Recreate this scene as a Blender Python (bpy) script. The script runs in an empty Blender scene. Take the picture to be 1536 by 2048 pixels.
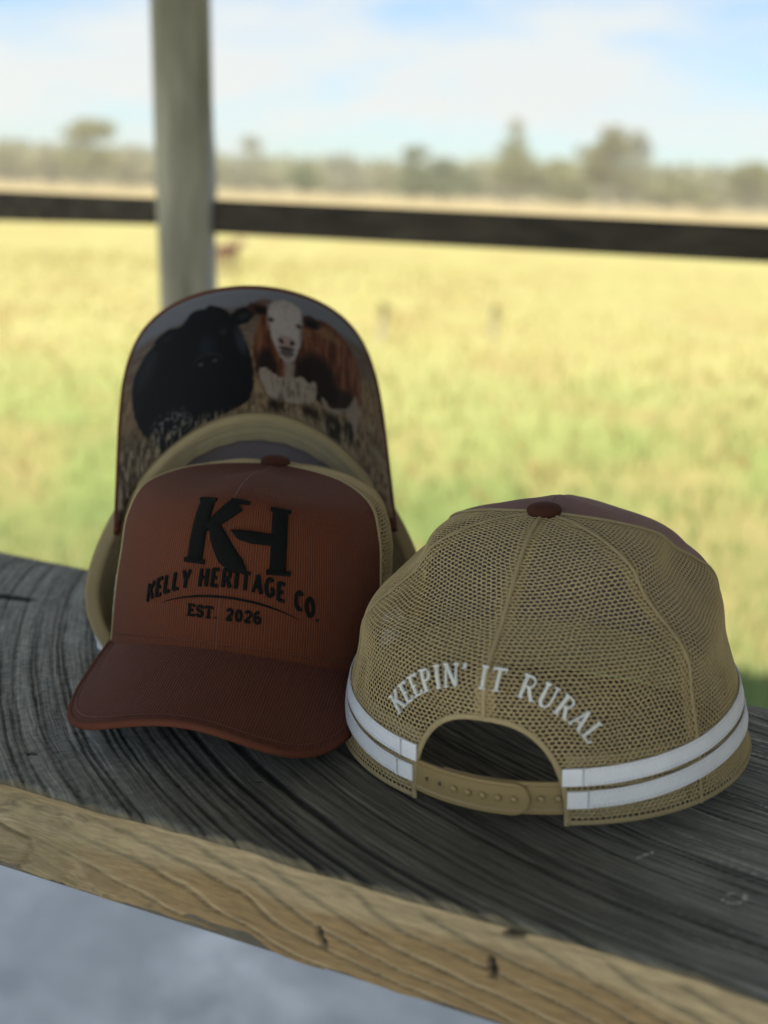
import bpy, bmesh, math, random
import numpy as np
from mathutils import Vector, Matrix

PI = math.pi
rad = math.radians
C = bpy.context.scene.collection
scene = bpy.context.scene

# ------------------------------------------------------------------ camera
BENCH = 0.75          # height of the bench top over the verandah floor
CAM = Vector((0.0, 0.0, 1.01))
PITCH, ROLL = rad(14.9), rad(2.3)
cam_d = bpy.data.cameras.new('camera')
cam_d.sensor_fit = 'VERTICAL'
cam_d.sensor_height = 36.0
cam_d.sensor_width = 27.0
cam_d.lens = 2400.0 * 36.0 / 2048.0
cam_d.clip_start = 0.02
cam_d.clip_end = 6000
cam_d.dof.use_dof = True
cam_d.dof.focus_distance = 0.58
cam_d.dof.aperture_fstop = 4.9
cam = bpy.data.objects.new('camera', cam_d)
C.objects.link(cam)
cf = Vector((0, math.cos(PITCH), -math.sin(PITCH)))
cr0 = Vector((1, 0, 0)); cu0 = cr0.cross(cf)
cr = math.cos(ROLL) * cr0 + math.sin(ROLL) * cu0
cu = -math.sin(ROLL) * cr0 + math.cos(ROLL) * cu0
M = Matrix((cr, cu, -cf)).transposed().to_4x4()
M.translation = CAM
cam.matrix_world = M
scene.camera = cam

# ------------------------------------------------------------------ light
SUN_EL, SUN_AZ = rad(58), rad(-160)       # azimuth from +Y (view direction) clockwise: behind-left
sun_dir = Vector((math.sin(SUN_AZ) * math.cos(SUN_EL), math.cos(SUN_AZ) * math.cos(SUN_EL), math.sin(SUN_EL)))
sd = bpy.data.lights.new('sun', 'SUN'); sd.energy = 3.6; sd.angle = rad(0.5); sd.color = (1.0, 0.93, 0.82)
so = bpy.data.objects.new('sun', sd); C.objects.link(so)
so.rotation_euler = sun_dir.to_track_quat('Z', 'Y').to_euler()
so.location = (-6, -6, 12)

world = bpy.data.worlds.new('World'); scene.world = world; world.use_nodes = True
nt = world.node_tree; nt.nodes.clear()
def wn(t, **k):
    n = nt.nodes.new(t)
    for a, b in k.items(): setattr(n, a, b)
    return n
out = wn('ShaderNodeOutputWorld'); bg = wn('ShaderNodeBackground')
sky = wn('ShaderNodeTexSky', sky_type='NISHITA', sun_disc=False, sun_elevation=SUN_EL, sun_rotation=SUN_AZ)
sky.altitude = 50; sky.air_density = 1.0; sky.dust_density = 0.6; sky.ozone_density = 2.0
tc = wn('ShaderNodeTexCoord'); mp = wn('ShaderNodeMapping'); mp.inputs['Scale'].default_value = (2.4, 2.4, 9.0)
mp.inputs['Location'].default_value = (3.1, 0.4, 0.25); mp.inputs['Rotation'].default_value = (0, rad(4), 0)
nz = wn('ShaderNodeTexNoise'); nz.inputs['Scale'].default_value = 1.5; nz.inputs['Detail'].default_value = 7; nz.inputs['Roughness'].default_value = 0.55
nz.inputs['Distortion'].default_value = 0.35
rp = wn('ShaderNodeValToRGB'); rp.color_ramp.elements[0].position = 0.40; rp.color_ramp.elements[1].position = 0.57
rp.color_ramp.elements[0].color = (0.0, 0.0, 0.0, 1); rp.color_ramp.elements[1].color = (0.95, 0.95, 0.95, 1)
mx = wn('ShaderNodeMix', data_type='RGBA'); mx.inputs['B'].default_value = (4.5, 4.75, 4.85, 1)
L = nt.links.new
L(tc.outputs['Generated'], mp.inputs['Vector']); L(mp.outputs[0], nz.inputs['Vector']); L(nz.outputs['Fac'], rp.inputs[0])
tn = wn('ShaderNodeMix', data_type='RGBA', blend_type='MULTIPLY'); tn.inputs['Factor'].default_value = 1.0; tn.inputs['B'].default_value = (.62, .77, .90, 1)
L(sky.outputs[0], tn.inputs['A']); L(rp.outputs[0], mx.inputs['Factor']); L(tn.outputs['Result'], mx.inputs['A']); L(mx.outputs['Result'], bg.inputs['Color'])
bg.inputs['Strength'].default_value = 0.10
L(bg.outputs[0], out.inputs['Surface'])

scene.view_settings.view_transform = 'Standard'
scene.view_settings.look = 'None'
scene.view_settings.exposure = 0.9
scene.view_settings.gamma = 1.0
scene.cycles.max_bounces = 8
scene.cycles.diffuse_bounces = 5
scene.cycles.transparent_max_bounces = 16

# ------------------------------------------------------------------ helpers
def tag(o, label=None, cat=None, group=None, kind=None):
    if label: o['label'] = label
    if cat: o['category'] = cat
    if group: o['group'] = group
    if kind: o['kind'] = kind
    return o

def empty(name, loc=(0, 0, 0), mat=None):
    o = bpy.data.objects.new(name, None); C.objects.link(o)
    o.empty_display_size = 0.05
    if mat is not None: o.matrix_world = mat
    else: o.location = loc
    return o

class MB:
    """collects quads/tris with uv; build() links ONE mesh object"""
    def __init__(s): s.v = []; s.f = []; s.uv = []; s.n = 0; s.has_uv = False
    def add(s, verts, faces, uv=None):
        verts = np.asarray(verts, float).reshape(-1, 3)
        s.v.append(verts)
        s.f += [tuple(int(i) + s.n for i in f) for f in faces]
        s.uv.append(np.zeros((len(verts), 2)) if uv is None else np.asarray(uv, float).reshape(-1, 2))
        if uv is not None: s.has_uv = True
        s.n += len(verts)
    def grid(s, P, uv=None, flip=False, closeu=False):
        n, m = P.shape[:2]
        fs = []
        for i in range(n - 1):
            for j in range(m if closeu else m - 1):
                a, b, c, d = i * m + j, i * m + (j + 1) % m, (i + 1) * m + (j + 1) % m, (i + 1) * m + j
                fs.append((a, d, c, b) if flip else (a, b, c, d))
        s.add(P.reshape(-1, 3), fs, None if uv is None else uv.reshape(-1, 2))
    def box(s, cx, cy, cz, sx, sy, sz, bev=0.0, R=None):
        bm = bmesh.new(); bmesh.ops.create_cube(bm, size=1)
        for v in bm.verts: v.co = Vector((v.co.x * sx, v.co.y * sy, v.co.z * sz))
        if bev: bmesh.ops.bevel(bm, geom=bm.edges[:], offset=bev, segments=2, affect='EDGES', profile=0.6)
        vs = np.array([tuple((R @ v.co) if R else v.co) for v in bm.verts]) + np.array([cx, cy, cz])
        bm.verts.index_update()
        s.add(vs, [[v.index for v in f.verts] for f in bm.faces]); bm.free()
    def tube(s, pts, rads, seg=8, cap=True):
        pts = [Vector(p) for p in pts]; rings = []
        up = Vector((0, 0, 1))
        for i, p in enumerate(pts):
            t = (pts[min(i + 1, len(pts) - 1)] - pts[max(i - 1, 0)]).normalized()
            a = t.cross(up) if abs(t.dot(up)) < 0.98 else t.cross(Vector((1, 0, 0)))
            a.normalize(); b = t.cross(a)
            r = rads[i] if hasattr(rads, '__len__') else rads
            rings.append([tuple(p + r * (math.cos(q) * a + math.sin(q) * b)) for q in np.linspace(0, 2 * PI, seg, endpoint=False)])
        P = np.array(rings); s.grid(P, closeu=True)
        if cap:
            n0 = s.n - len(pts) * seg
            s.f.append(tuple(n0 + k for k in range(seg))); s.f.append(tuple(s.n - seg + k for k in reversed(range(seg))))
    def build(s, name, mat, parent=None, smooth=True, attr=None, clampz=None):
        me = bpy.data.meshes.new(name)
        V = np.concatenate(s.v)
        me.from_pydata([tuple(p) for p in V], [], s.f)
        if s.has_uv:
            uvs = np.concatenate(s.uv)
            li = np.zeros(len(me.loops), int); me.loops.foreach_get('vertex_index', li)
            ul = me.uv_layers.new(name='UVMap'); ul.data.foreach_set('uv', uvs[li].ravel())
        if attr:
            for an, av in attr.items():
                ca = me.color_attributes.new(an, 'FLOAT_COLOR', 'POINT')
                ca.data.foreach_set('color', np.concatenate([av, np.ones((len(av), 1))], 1).ravel())
        if smooth: me.polygons.foreach_set('use_smooth', [True] * len(me.polygons))
        me.materials.append(mat); me.update()
        o = bpy.data.objects.new(name, me); C.objects.link(o)
        if parent is not None: o.parent = parent
        return o

def hash2(ix, iy, seed):
    h = (ix.astype(np.int64) * 374761393 + iy.astype(np.int64) * 668265263 + seed * 1442695041) & 0x7fffffff
    h = ((h ^ (h >> 13)) * 1274126177) & 0x7fffffff
    return ((h ^ (h >> 16)) & 0xffff) / 65535.0
def vnoise(x, y, seed=0):
    ix, iy = np.floor(x), np.floor(y); fx, fy = x - ix, y - iy
    fx = fx * fx * (3 - 2 * fx); fy = fy * fy * (3 - 2 * fy)
    a = hash2(ix, iy, seed); b = hash2(ix + 1, iy, seed); c = hash2(ix, iy + 1, seed); d = hash2(ix + 1, iy + 1, seed)
    return (a * (1 - fx) + b * fx) * (1 - fy) + (c * (1 - fx) + d * fx) * fy
def fbm(x, y, seed=0, octv=4):
    s = 0; w = 0.5
    for k in range(octv):
        s = s + w * vnoise(x * 2 ** k, y * 2 ** k, seed + k * 17); w *= 0.5
    return s / (1 - 0.5 ** octv)
def sst(a, b, x):
    t = np.clip((x - a) / (b - a), 0, 1); return t * t * (3 - 2 * t)

# ------------------------------------------------------------------ materials
class Mat:
    def __init__(s, name, col=(0.5, 0.5, 0.5), rough=0.7, spec=0.3):
        s.m = bpy.data.materials.new(name); s.m.use_nodes = True; s.nt = s.m.node_tree
        s.b = s.nt.nodes['Principled BSDF']; s.b.inputs['Base Color'].default_value = (*col, 1)
        s.b.inputs['Roughness'].default_value = rough; s.b.inputs['Specular IOR Level'].default_value = spec
    def n(s, t, **k):
        n = s.nt.nodes.new(t)
        for a, b in k.items(): setattr(n, a, b)
        return n
    def l(s, a, b): s.nt.links.new(a, b)
    def coord(s, kind='Object', scale=(1, 1, 1), rot=(0, 0, 0)):
        t = s.n('ShaderNodeTexCoord'); m = s.n('ShaderNodeMapping'); m.inputs['Scale'].default_value = scale; m.inputs['Rotation'].default_value = rot
        s.l(t.outputs[kind], m.inputs['Vector']); return m.outputs[0]
    def noise(s, vec, scale, detail=4, rough=0.55, dist=0):
        n = s.n('ShaderNodeTexNoise'); n.inputs['Scale'].default_value = scale; n.inputs['Detail'].default_value = detail
        n.inputs['Roughness'].default_value = rough; n.inputs['Distortion'].default_value = dist; s.l(vec, n.inputs['Vector']); return n.outputs['Fac']
    def ramp(s, fac, stops):
        r = s.n('ShaderNodeValToRGB'); e = r.color_ramp.elements
        while len(e) < len(stops): e.new(0.5)
        for k, (p, c) in enumerate(stops):
            e[k].position = p; e[k].color = (*c, 1) if hasattr(c, '__len__') else (c, c, c, 1)
        s.l(fac, r.inputs[0]); return r.outputs[0]
    def mixc(s, fac, a, b, mode='MIX'):
        m = s.n('ShaderNodeMix', data_type='RGBA', blend_type=mode)
        for sock, v in (('Factor', fac), ('A', a), ('B', b)):
            if hasattr(v, 'links') or hasattr(v, 'is_linked'): s.l(v, m.inputs[sock])
            else: m.inputs[sock].default_value = v if sock == 'Factor' else (*v, 1)
        return m.outputs['Result']
    def math(s, op, a, b=0.0):
        m = s.n('ShaderNodeMath', operation=op)
        for k, v in enumerate((a, b)):
            if hasattr(v, 'is_linked'): s.l(v, m.inputs[k])
            else: m.inputs[k].default_value = v
        return m.outputs[0]
    def color(s, sock): s.l(sock, s.b.inputs['Base Color'])
    def bump(s, h, strength=0.5, dist=0.001):
        b = s.n('ShaderNodeBump'); b.inputs['Strength'].default_value = strength; b.inputs['Distance'].default_value = dist
        s.l(h, b.inputs['Height']); s.l(b.outputs[0], s.b.inputs['Normal'])

def twill(name, col, pitch=0.0012, ribs=0.32, sheen=.06):
    m = Mat(name, col, 0.85, 0.12)
    uv = m.coord('UV')
    sep = m.n('ShaderNodeSeparateXYZ'); m.l(uv, sep.inputs[0])
    w = m.noise(uv, 900, 2)
    u = m.math('ADD', m.math('MULTIPLY', sep.outputs[0], 2 * PI / pitch), m.math('MULTIPLY', w, 1.2))
    rib = m.math('ADD', m.math('MULTIPLY', m.math('SINE', u), 0.5), 0.5)
    v = m.math('SINE', m.math('ADD', m.math('MULTIPLY', sep.outputs[1], 2 * PI / 0.0009), m.math('MULTIPLY', sep.outputs[0], 2 * PI / pitch * 1.0)))
    hh = m.math('ADD', rib, m.math('MULTIPLY', v, 0.2))
    big = m.noise(uv, 60, 5)
    c1 = m.mixc(m.math('MULTIPLY', rib, 1.0), tuple(c * (1 - ribs) for c in col), tuple(min(1, c * (1 + ribs)) for c in col))
    c2 = m.mixc(m.ramp(big, [(0.3, 0.0), (0.7, 1.0)]), c1, tuple(c * 1.25 for c in col))
    mm = m.mixc(0.3, c1, c2); m.color(mm)
    wr = m.noise(uv, 28, 3, .5, .4); m.bump(m.math('ADD', hh, m.math('MULTIPLY', wr, 5.0)), 0.7, 0.0005)
    m.b.inputs['Sheen Weight'].default_value = sheen; m.b.inputs['Sheen Roughness'].default_value = 0.5
    return m.m
BROWN = (0.110, 0.031, 0.013)
M_twill = twill('rust_twill', BROWN)
M_twill_skylit = twill('skylit_rust_twill', (.20, .075, .050), 0.0012, .25, .30)  # paler copy of the rust twill, grazing sky sheen put into its colour
M_brimtwill = twill('rust_brim_twill', (0.092, 0.026, 0.014), 0.0013, 0.45)
def cloth(name, col, scale=1500, bump=0.4, rough=0.85):
    m = Mat(name, col, rough, 0.15)
    o = m.coord('Object'); n1 = m.noise(o, scale, 2); n2 = m.noise(o, 70, 4)
    m.color(m.mixc(m.math('MULTIPLY', m.math('ADD', n1, n2), 0.5), tuple(c * 0.72 for c in col), tuple(min(1, c * 1.28) for c in col)))
    m.bump(n1, bump, 0.0004); return m.m
M_mesh = cloth('khaki_mesh', (0.45, 0.345, 0.175), 1200, 0.3, 0.7)
M_tape = cloth('khaki_tape', (0.34, 0.265, 0.14))
M_sweat = cloth('khaki_sweatband', (0.42, 0.35, 0.21), 900)
M_white = cloth('white_ribbon', (0.84, 0.83, 0.85), 1400, 0.3)
M_lining = cloth('mauve_lining', (0.24, 0.205, 0.21), 500, 0.2)
M_button = cloth('rust_button_cloth', (0.065, 0.022, 0.013), 1500)
M_pipe = cloth('brim_edge_cord', (0.10, 0.032, 0.017), 1500)
def threadm(name, col, rough=0.5, sheen=0.0):
    m = Mat(name, col, rough, 0.35); o = m.coord('Object')
    w = m.n('ShaderNodeTexWave', wave_type='BANDS', bands_direction='DIAGONAL'); w.inputs['Scale'].default_value = 900; w.inputs['Distortion'].default_value = 1.5
    m.l(o, w.inputs['Vector']); m.bump(w.outputs['Fac'], .6, 0.0004)
    m.color(m.mixc(w.outputs['Fac'], tuple(c * 0.75 for c in col), tuple(min(1, c * 1.15) for c in col))); return m.m
M_black = threadm('black_thread', (0.006, 0.007, 0.006), 0.85, 0); M_black.node_tree.nodes['Principled BSDF'].inputs['Specular IOR Level'].default_value = .12
M_wthread = threadm('white_thread', (0.80, 0.80, 0.74))
M_stitch = threadm('stitch_thread', (0.12, 0.04, 0.022))
M_kstitch = threadm('khaki_stitch', (0.36, 0.29, 0.16))
m = Mat('khaki_plastic', (0.36, 0.265, 0.125), 0.42, 0.45)
m.b.inputs['Subsurface Weight'].default_value = 0.0
o_ = m.coord('Object'); m.bump(m.noise(o_, 400, 3), 0.15, 0.0004); m.b.inputs['Base Color'].default_value = (.30, .215, .095, 1); M_plastic = m.m
M_hole = Mat('hole_shadow', (0.10, 0.07, 0.035), 0.8).m

# ------------------------------------------------------------------ the caps
def catmull(P, n):
    P = np.array(P, float); Q = np.vstack([2 * P[0] - P[1], P, 2 * P[-1] - P[-2]]); out_ = []
    for i in range(1, len(Q) - 2):
        for t in np.linspace(0, 1, 24, endpoint=False):
            a, b, c, d = Q[i - 1], Q[i], Q[i + 1], Q[i + 2]
            out_.append(0.5 * (2 * b + (c - a) * t + (2 * a - 5 * b + 4 * c - d) * t * t + (3 * b - a - 3 * c + d) * t ** 3))
    out_.append(P[-1]); out_ = np.array(out_)
    s = np.concatenate([[0], np.cumsum(np.hypot(*(np.diff(out_, axis=0) * np.array([0.09, 1])).T))]); s /= s[-1]
    t = np.linspace(0, 1, n); return np.stack([np.interp(t, s, out_[:, 0]), np.interp(t, s, out_[:, 1])], 1)

class Cap:
    NT = 101
    def __init__(s, a, b, hs=1.0, prof=None, Z0=0.012, bw=0.082, bl=0.07, k2=2.0, slope=0.06, by0=0.02, thb=60, squash=None, brim_tilt=0.0, pf=2.5, b0=58, sweat=.030, pinch=0.0, sides=.030, btop=18, facet=.03):
        s.b0 = rad(b0); s.sweat = sweat; s.pinch = pinch; s.sides = sides; s.btop = rad(btop); s.facet = facet
        s.a, s.b, s.Z0, s.bw, s.bl, s.k2, s.slope, s.by0, s.thb, s.pf = a, b, Z0, bw, bl, k2, slope, by0, rad(thb), pf
        s.brim_tilt = brim_tilt
        s.k = Z0 / (b * b)
        pr = dict(F=[(1, 0), (.995, .03), (.975, .06), (.94, .083), (.87, .099), (.74, .107), (.5, .111), (.25, .113), (.06, .114), (0, .114)],
                  S=[(1, 0), (.985, .03), (.945, .052), (.875, .070), (.74, .089), (.55, .103), (.33, .111), (.12, .114), (0, .114)],
                  R=[(1, 0), (.985, .024), (.94, .047), (.86, .067), (.73, .085), (.55, .100), (.33, .110), (.12, .114), (0, .114)])
        if prof: pr.update(prof)
        s.p = {q: catmull(v, s.NT) for q, v in pr.items()}
        for q in s.p: s.p[q][:, 1] *= hs
        s.squash = squash
        th = np.radians(np.arange(0, 361, 5.0)); tt = np.linspace(0, 1, 81)
        T, H = np.meshgrid(th, tt, indexing='ij'); P = s.base(T, H)
        s.Lth = th; s.Lv = np.linalg.norm(np.diff(P, axis=1), axis=2).sum(1)
    def r0(s, th):
        return 1 / np.sqrt((np.sin(th) / s.b) ** 2 + (np.cos(th) / s.a) ** 2)
    def base(s, th, t):
        th = np.asarray(th, float); t = np.clip(np.asarray(t, float), 0, 1); th, t = np.broadcast_arrays(th, t)
        x = t * (s.NT - 1); i = np.clip(np.floor(x).astype(int), 0, s.NT - 2); f = (x - i)[..., None]
        e = {q: s.p[q][i] * (1 - f) + s.p[q][i + 1] * f for q in s.p}
        c = np.cos(th); wf = np.where(c > 0, c * c, 0)[..., None]; wr = np.where(c < 0, c * c, 0)[..., None]
        wf = wf * (2 - wf) if True else wf
        rz = wf * e['F'] + wr * e['R'] + (1 - wf - wr) * e['S']
        r = s.r0(th) * rz[..., 0]; z = rz[..., 1]
        r = r * (1 - s.facet * np.abs(np.sin(3 * th)) ** 1.2 * sst(.95, 1.05, 1.5 - np.cos(th) * .9) * sst(.05, .55, t))
        if s.pinch: r = r * (1 - s.pinch * sst(.5, 1.1, 1 - np.cos(th)) * sst(0.0, .25, t))
        X = r * np.sin(th); Y = r * np.cos(th)
        lift = np.where(c > 0, s.Z0 - s.k * (s.r0(th) * np.sin(th)) ** 2, 0) * (1 - t) ** 2
        # crease ridge at the front centre
        z = z + 0.004 * np.exp(-(np.sin(th / 2) / 0.14) ** 2) * sst(.35, .62, t) * (1 - sst(.72, .98, t))
        # soft facets between the panel seams
        return np.stack([X, Y, z + lift], -1)
    def L(s, th):
        return np.interp(np.mod(th, 2 * PI), s.Lth, s.Lv)
    def pt(s, th, h, off=0.0):
        """point at angle th, arc height h (metres from rim), offset along the outward normal"""
        th = np.asarray(th, float); h = np.asarray(h, float); th, h = np.broadcast_arrays(th, h)
        t = h / s.L(th)
        P = s.base(th, t)
        e = 1e-3
        a = s.base(th + e, np.minimum(t, .985)) - s.base(th - e, np.minimum(t, .985)); b_ = s.base(th, np.minimum(t + e, .99)) - s.base(th, np.clip(t - e, 0, .985))
        n = np.cross(b_, a); n /= np.linalg.norm(n, axis=-1, keepdims=True) + 1e-12
        o = P - np.array([0, 0, 0.03]); sg = np.sign((n * o).sum(-1, keepdims=True)); n = n * np.where(sg == 0, 1, sg)
        if np.ndim(off): off = np.asarray(off)[..., None]
        P = P + n * off
        if s.squash is not None: P = s.squash(P)
        return P
    def border(s, h, _=0):   # |theta| of the front panel's side seam
        t = h / s.L(1.1)
        return s.b0 + s.btop * sst(.45, 1.0, t)
    def outer(s, u, grow):
        if not hasattr(s, 'ot'):
            q = np.sin(np.linspace(-1, 1, 4001) * PI / 2) ; q = np.concatenate([q * PI / 2]); q = np.sign(q) * (1 - (1 - np.abs(q) / (PI / 2)) ** 1.0) * PI / 2
            w_ = np.linspace(0, 1, 6001) ** (s.pf * .9); ph = np.concatenate([-(w_[::-1]), w_[1:]]) * PI / 2
            w2 = 1 - (1 - np.linspace(0, 1, 6001)) ** (s.pf * .9); ph = np.unique(np.concatenate([ph, w2 * PI / 2, -w2 * PI / 2]))
            p = 2 / s.pf; x = s.bw * np.sign(ph) * np.abs(np.sin(ph)) ** p; y = s.by0 + (s.a + s.bl - s.by0) * np.abs(np.cos(ph)) ** p
            L_ = np.concatenate([[0], np.cumsum(np.hypot(np.diff(x), np.diff(y)))]); s.ot = (L_ / L_[-1] * 2 - 1, x, y)
        a, x, y = s.ot; X, Y = np.interp(u, a, x), np.interp(u, a, y)
        return X * (1 + grow / s.bw), s.by0 + (Y - s.by0) * (1 + grow / (s.a + s.bl - s.by0))
    def zrim(s, th):
        return s.base(th, 0.0)[..., 2]
    # brim: u in [-1,1], v in [0,1]
    def brim(s, u, v, off=0.0, grow=0.0):
        u = np.asarray(u, float); v = np.asarray(v, float); u, v = np.broadcast_arrays(u, v)
        th = u * s.thb; inn = s.base(th, 0.0)
        ox, oy = s.outer(u, grow)
        X = inn[..., 0] * (1 - v) + ox * v; Y = inn[..., 1] * (1 - v) + oy * v
        yr = s.a * np.sqrt(np.clip(1 - (np.clip(X, -s.b, s.b) / s.b) ** 2, 0, 1))
        d = np.clip(Y - yr, 0, 1)
        Zb = s.Z0 - s.k * X * X - s.k2 * np.abs(X) ** 2 * np.minimum(v * 1.5, 1) * .6 - s.slope * (Y - inn[..., 1]) + s.brim_tilt * (Y - inn[..., 1])
        P = np.stack([X, Y, Zb], -1)
        if np.ndim(off) or off != 0:
            e = 0.01
            a = s.brim(np.clip(u + e, -1, 1), v) - s.brim(np.clip(u - e, -1, 1), v); b_ = s.brim(u, np.clip(v + e, 0, 1)) - s.brim(u, np.clip(v - e, 0, 1))
            n = np.cross(a, b_); n /= np.linalg.norm(n, axis=-1, keepdims=True) + 1e-12
            n = n * np.where(n[..., 2:3] < 0, -1, 1)
            P = P + n * (np.asarray(off)[..., None] if np.ndim(off) else off)
        return P

def shell(cap, mb, ths, hs, off, flip=False, uvs=True):
    T, H = np.meshgrid(ths, hs, indexing='ij') if np.ndim(ths) == 1 else (ths, hs)
    P = cap.pt(T, H, off); uv = np.stack([T * 0.085, H], -1)
    mb.grid(P, uv, flip)

def ribbon(cap, mb, path, width, off=0.0008, thick=0.0006, nseg=None, dome=True):
    """path: list of (theta,h) on the crown; a raised ribbon of given width (scalar or list) laid along it"""
    path = np.array(path, float); th, h = path[:, 0], path[:, 1]
    P = cap.pt(th, h, 0.0); n = len(P)
    T = np.gradient(P, axis=0); T /= np.linalg.norm(T, axis=1, keepdims=True) + 1e-12
    P2 = cap.pt(th, h, 0.001); N = P2 - P; N /= np.linalg.norm(N, axis=1, keepdims=True) + 1e-12
    B = np.cross(T, N); w = np.broadcast_to(np.asarray(width, float), (n,))[:, None]
    prof = [(-.5, 0), (-.46, .7), (-.2, 1), (.2, 1), (.46, .7), (.5, 0)] if dome else [(-.5, 0), (-.5, 1), (.5, 1), (.5, 0)]
    G = np.stack([P + B * w * a + N * (off + thick * c) for a, c in prof], 1)
    n0 = mb.n; mb.grid(G); k = len(prof)
    mb.f.append(tuple(n0 + i for i in range(k))); mb.f.append(tuple(n0 + (n - 1) * k + i for i in reversed(range(k))))

# lettering --------------------------------------------------------------------
# skeletons in a 1-high cell: list of strokes (points), each with a weight class, and serif ends
def arc(cx, cy, rx, ry, a0, a1, n=10):
    return [(cx + rx * math.cos(rad(a)), cy + ry * math.sin(rad(a))) for a in np.linspace(a0, a1, n)]
# w: advance, strokes: (weight 'T' thick / 't' thin, points), serifs: (x, y, halfwidth, vertical?)
GL = {
 'K': (.80, [('T', [(.14, 0), (.14, 1)]), ('t', [(.70, 1), (.20, .42)]), ('T', [(.36, .60), (.74, 0)])], [(.14, 0, .15), (.14, 1, .15), (.70, 1, .13), (.73, 0, .14)]),
 'E': (.68, [('T', [(.14, 0), (.14, 1)]), ('t', [(.14, .96), (.60, .96)]), ('t', [(.14, .5), (.48, .5)]), ('t', [(.14, .04), (.62, .04)])], [(.06, 0, .08), (.06, 1, .08), (.60, .90, 0), (.62, .1, 0)]),
 'P': (.68, [('T', [(.14, 0), (.14, 1)]), ('t', [(.14, .96), (.36, .96)] + arc(.36, .73, .22, .23, 90, -90, 9) + [(.14, .5)])], [(.14, 0, .16), (.06, 1, .08)]),
 'I': (.36, [('T', [(.18, 0), (.18, 1)])], [(.18, 0, .15), (.18, 1, .15)]),
 'N': (.86, [('t', [(.14, 0), (.14, 1)]), ('T', [(.14, 1), (.72, 0)]), ('t', [(.72, 0), (.72, 1)])], [(.14, 0, .13), (.08, 1, .10), (.72, 1, .13)]),
 "'": (.22, [('T', [(.12, 1), (.08, .74)])], []),
 'T': (.70, [('T', [(.35, 0), (.35, 1)]), ('t', [(.03, .96), (.67, .96)])], [(.35, 0, .15), (.03, .90, 0), (.67, .90, 0)]),
 'R': (.78, [('T', [(.14, 0), (.14, 1)]), ('t', [(.14, .96), (.38, .96)] + arc(.38, .74, .22, .22, 90, -90, 9) + [(.14, .52)]), ('T', [(.38, .52), (.70, 0)])], [(.14, 0, .15), (.06, 1, .08), (.71, 0, .11)]),
 'U': (.82, [('T', [(.16, 1), (.16, .32)] + arc(.40, .32, .24, .30, 180, 270, 6)), ('t', arc(.40, .32, .26, .30, 270, 360, 6) + [(.66, 1)])], [(.16, 1, .15), (.66, 1, .13)]),
 'A': (.80, [('t', [(.10, 0), (.40, 1)]), ('T', [(.40, 1), (.70, 0)]), ('t', [(.21, .34), (.58, .34)])], [(.10, 0, .12), (.70, 0, .14)]),
 'L': (.66, [('T', [(.14, 0), (.14, 1)]), ('t', [(.14, .04), (.60, .04)])], [(.14, 1, .15), (.06, 0, .08), (.60, .12, 0)]),
 'Y': (.72, [('T', [(.06, 1), (.35, .46)]), ('t', [(.64, 1), (.35, .46)]), ('T', [(.35, .5), (.35, 0)])], [(.35, 0, .15), (.06, 1, .12), (.64, 1, .12)]),
 'H': (.78, [('T', [(.12, 0), (.12, 1)]), ('T', [(.62, 0), (.62, 1)]), ('t', [(.12, .5), (.62, .5)])], [(.12, 0, .14), (.12, 1, .14), (.62, 0, .14), (.62, 1, .14)]),
 'G': (.76, [('T', arc(.38, .5, .28, .46, 50, 300, 18) + [(.62, .12)]), ('T', [(.63, .10), (.63, .46)]), ('t', [(.42, .46), (.66, .46)])], []),
 'C': (.72, [('T', arc(.38, .5, .28, .46, 50, 310, 18))], []),
 'O': (.78, [('T', arc(.38, .5, .28, .46, 90, 450, 24))], []),
 '.': (.30, [('T', [(.10, .03), (.10, .13)])], []),
 'S': (.62, [('T', arc(.31, .73, .22, .22, 30, 250, 12) + arc(.31, .27, .23, .23, 70, -150, 12))], [(.52, .84, 0), (.08, .16, 0)]),
 '2': (.64, [('T', arc(.31, .72, .22, .24, 165, -35, 12) + [(.08, .06)]), ('T', [(.06, .05), (.56, .05)])], []),
 '0': (.66, [('T', arc(.31, .5, .22, .45, 90, 450, 22))], []),
 '6': (.66, [('T', arc(.33, .62, .25, .34, 60, 180, 8) + [(.08, .34)]), ('T', arc(.32, .29, .24, .25, 0, 360, 18))], []),
 ' ': (.42, [], []),
}
def text_strokes(txt, fn, height, tw, nw, serif, gap=0.10, xs=1.0, ser_w=None):
    """fn(s, h) maps a running length s and a height h to (theta,h). Returns list of (points(theta,h), width)"""
    tot = sum(GL[c][0] * xs + gap for c in txt) - gap
    x = -tot / 2; res = []
    for c in txt:
        adv, st, sf = GL[c]
        def place(pts, n_per=3):
            o = []
            for (x0, y0), (x1, y1) in zip(pts[:-1], pts[1:]):
                for q in np.linspace(0, 1, n_per, endpoint=False): o.append((x0 + (x1 - x0) * q, y0 + (y1 - y0) * q))
            o.append(pts[-1])
            return [fn((x + px * xs) * height, py * height, (x + adv * xs / 2) * height) for px, py in o]
        for cls, pts in st:
            npr = 6 if len(pts) == 2 else 3
            res.append((place(pts, npr), (tw if cls == 'T' else nw) * height))
        if serif:
            for sx, sy, hw in sf:
                sw = ser_w or nw
                if hw > 0: res.append((place([(sx - hw / xs, min(max(sy, .03), .97)), (sx + hw / xs, min(max(sy, .03), .97))], 4), sw * height))
                else: res.append((place([(sx, sy - .09), (sx, sy + .09)], 4), sw * height))
        x += adv * xs + gap
    return res

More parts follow.
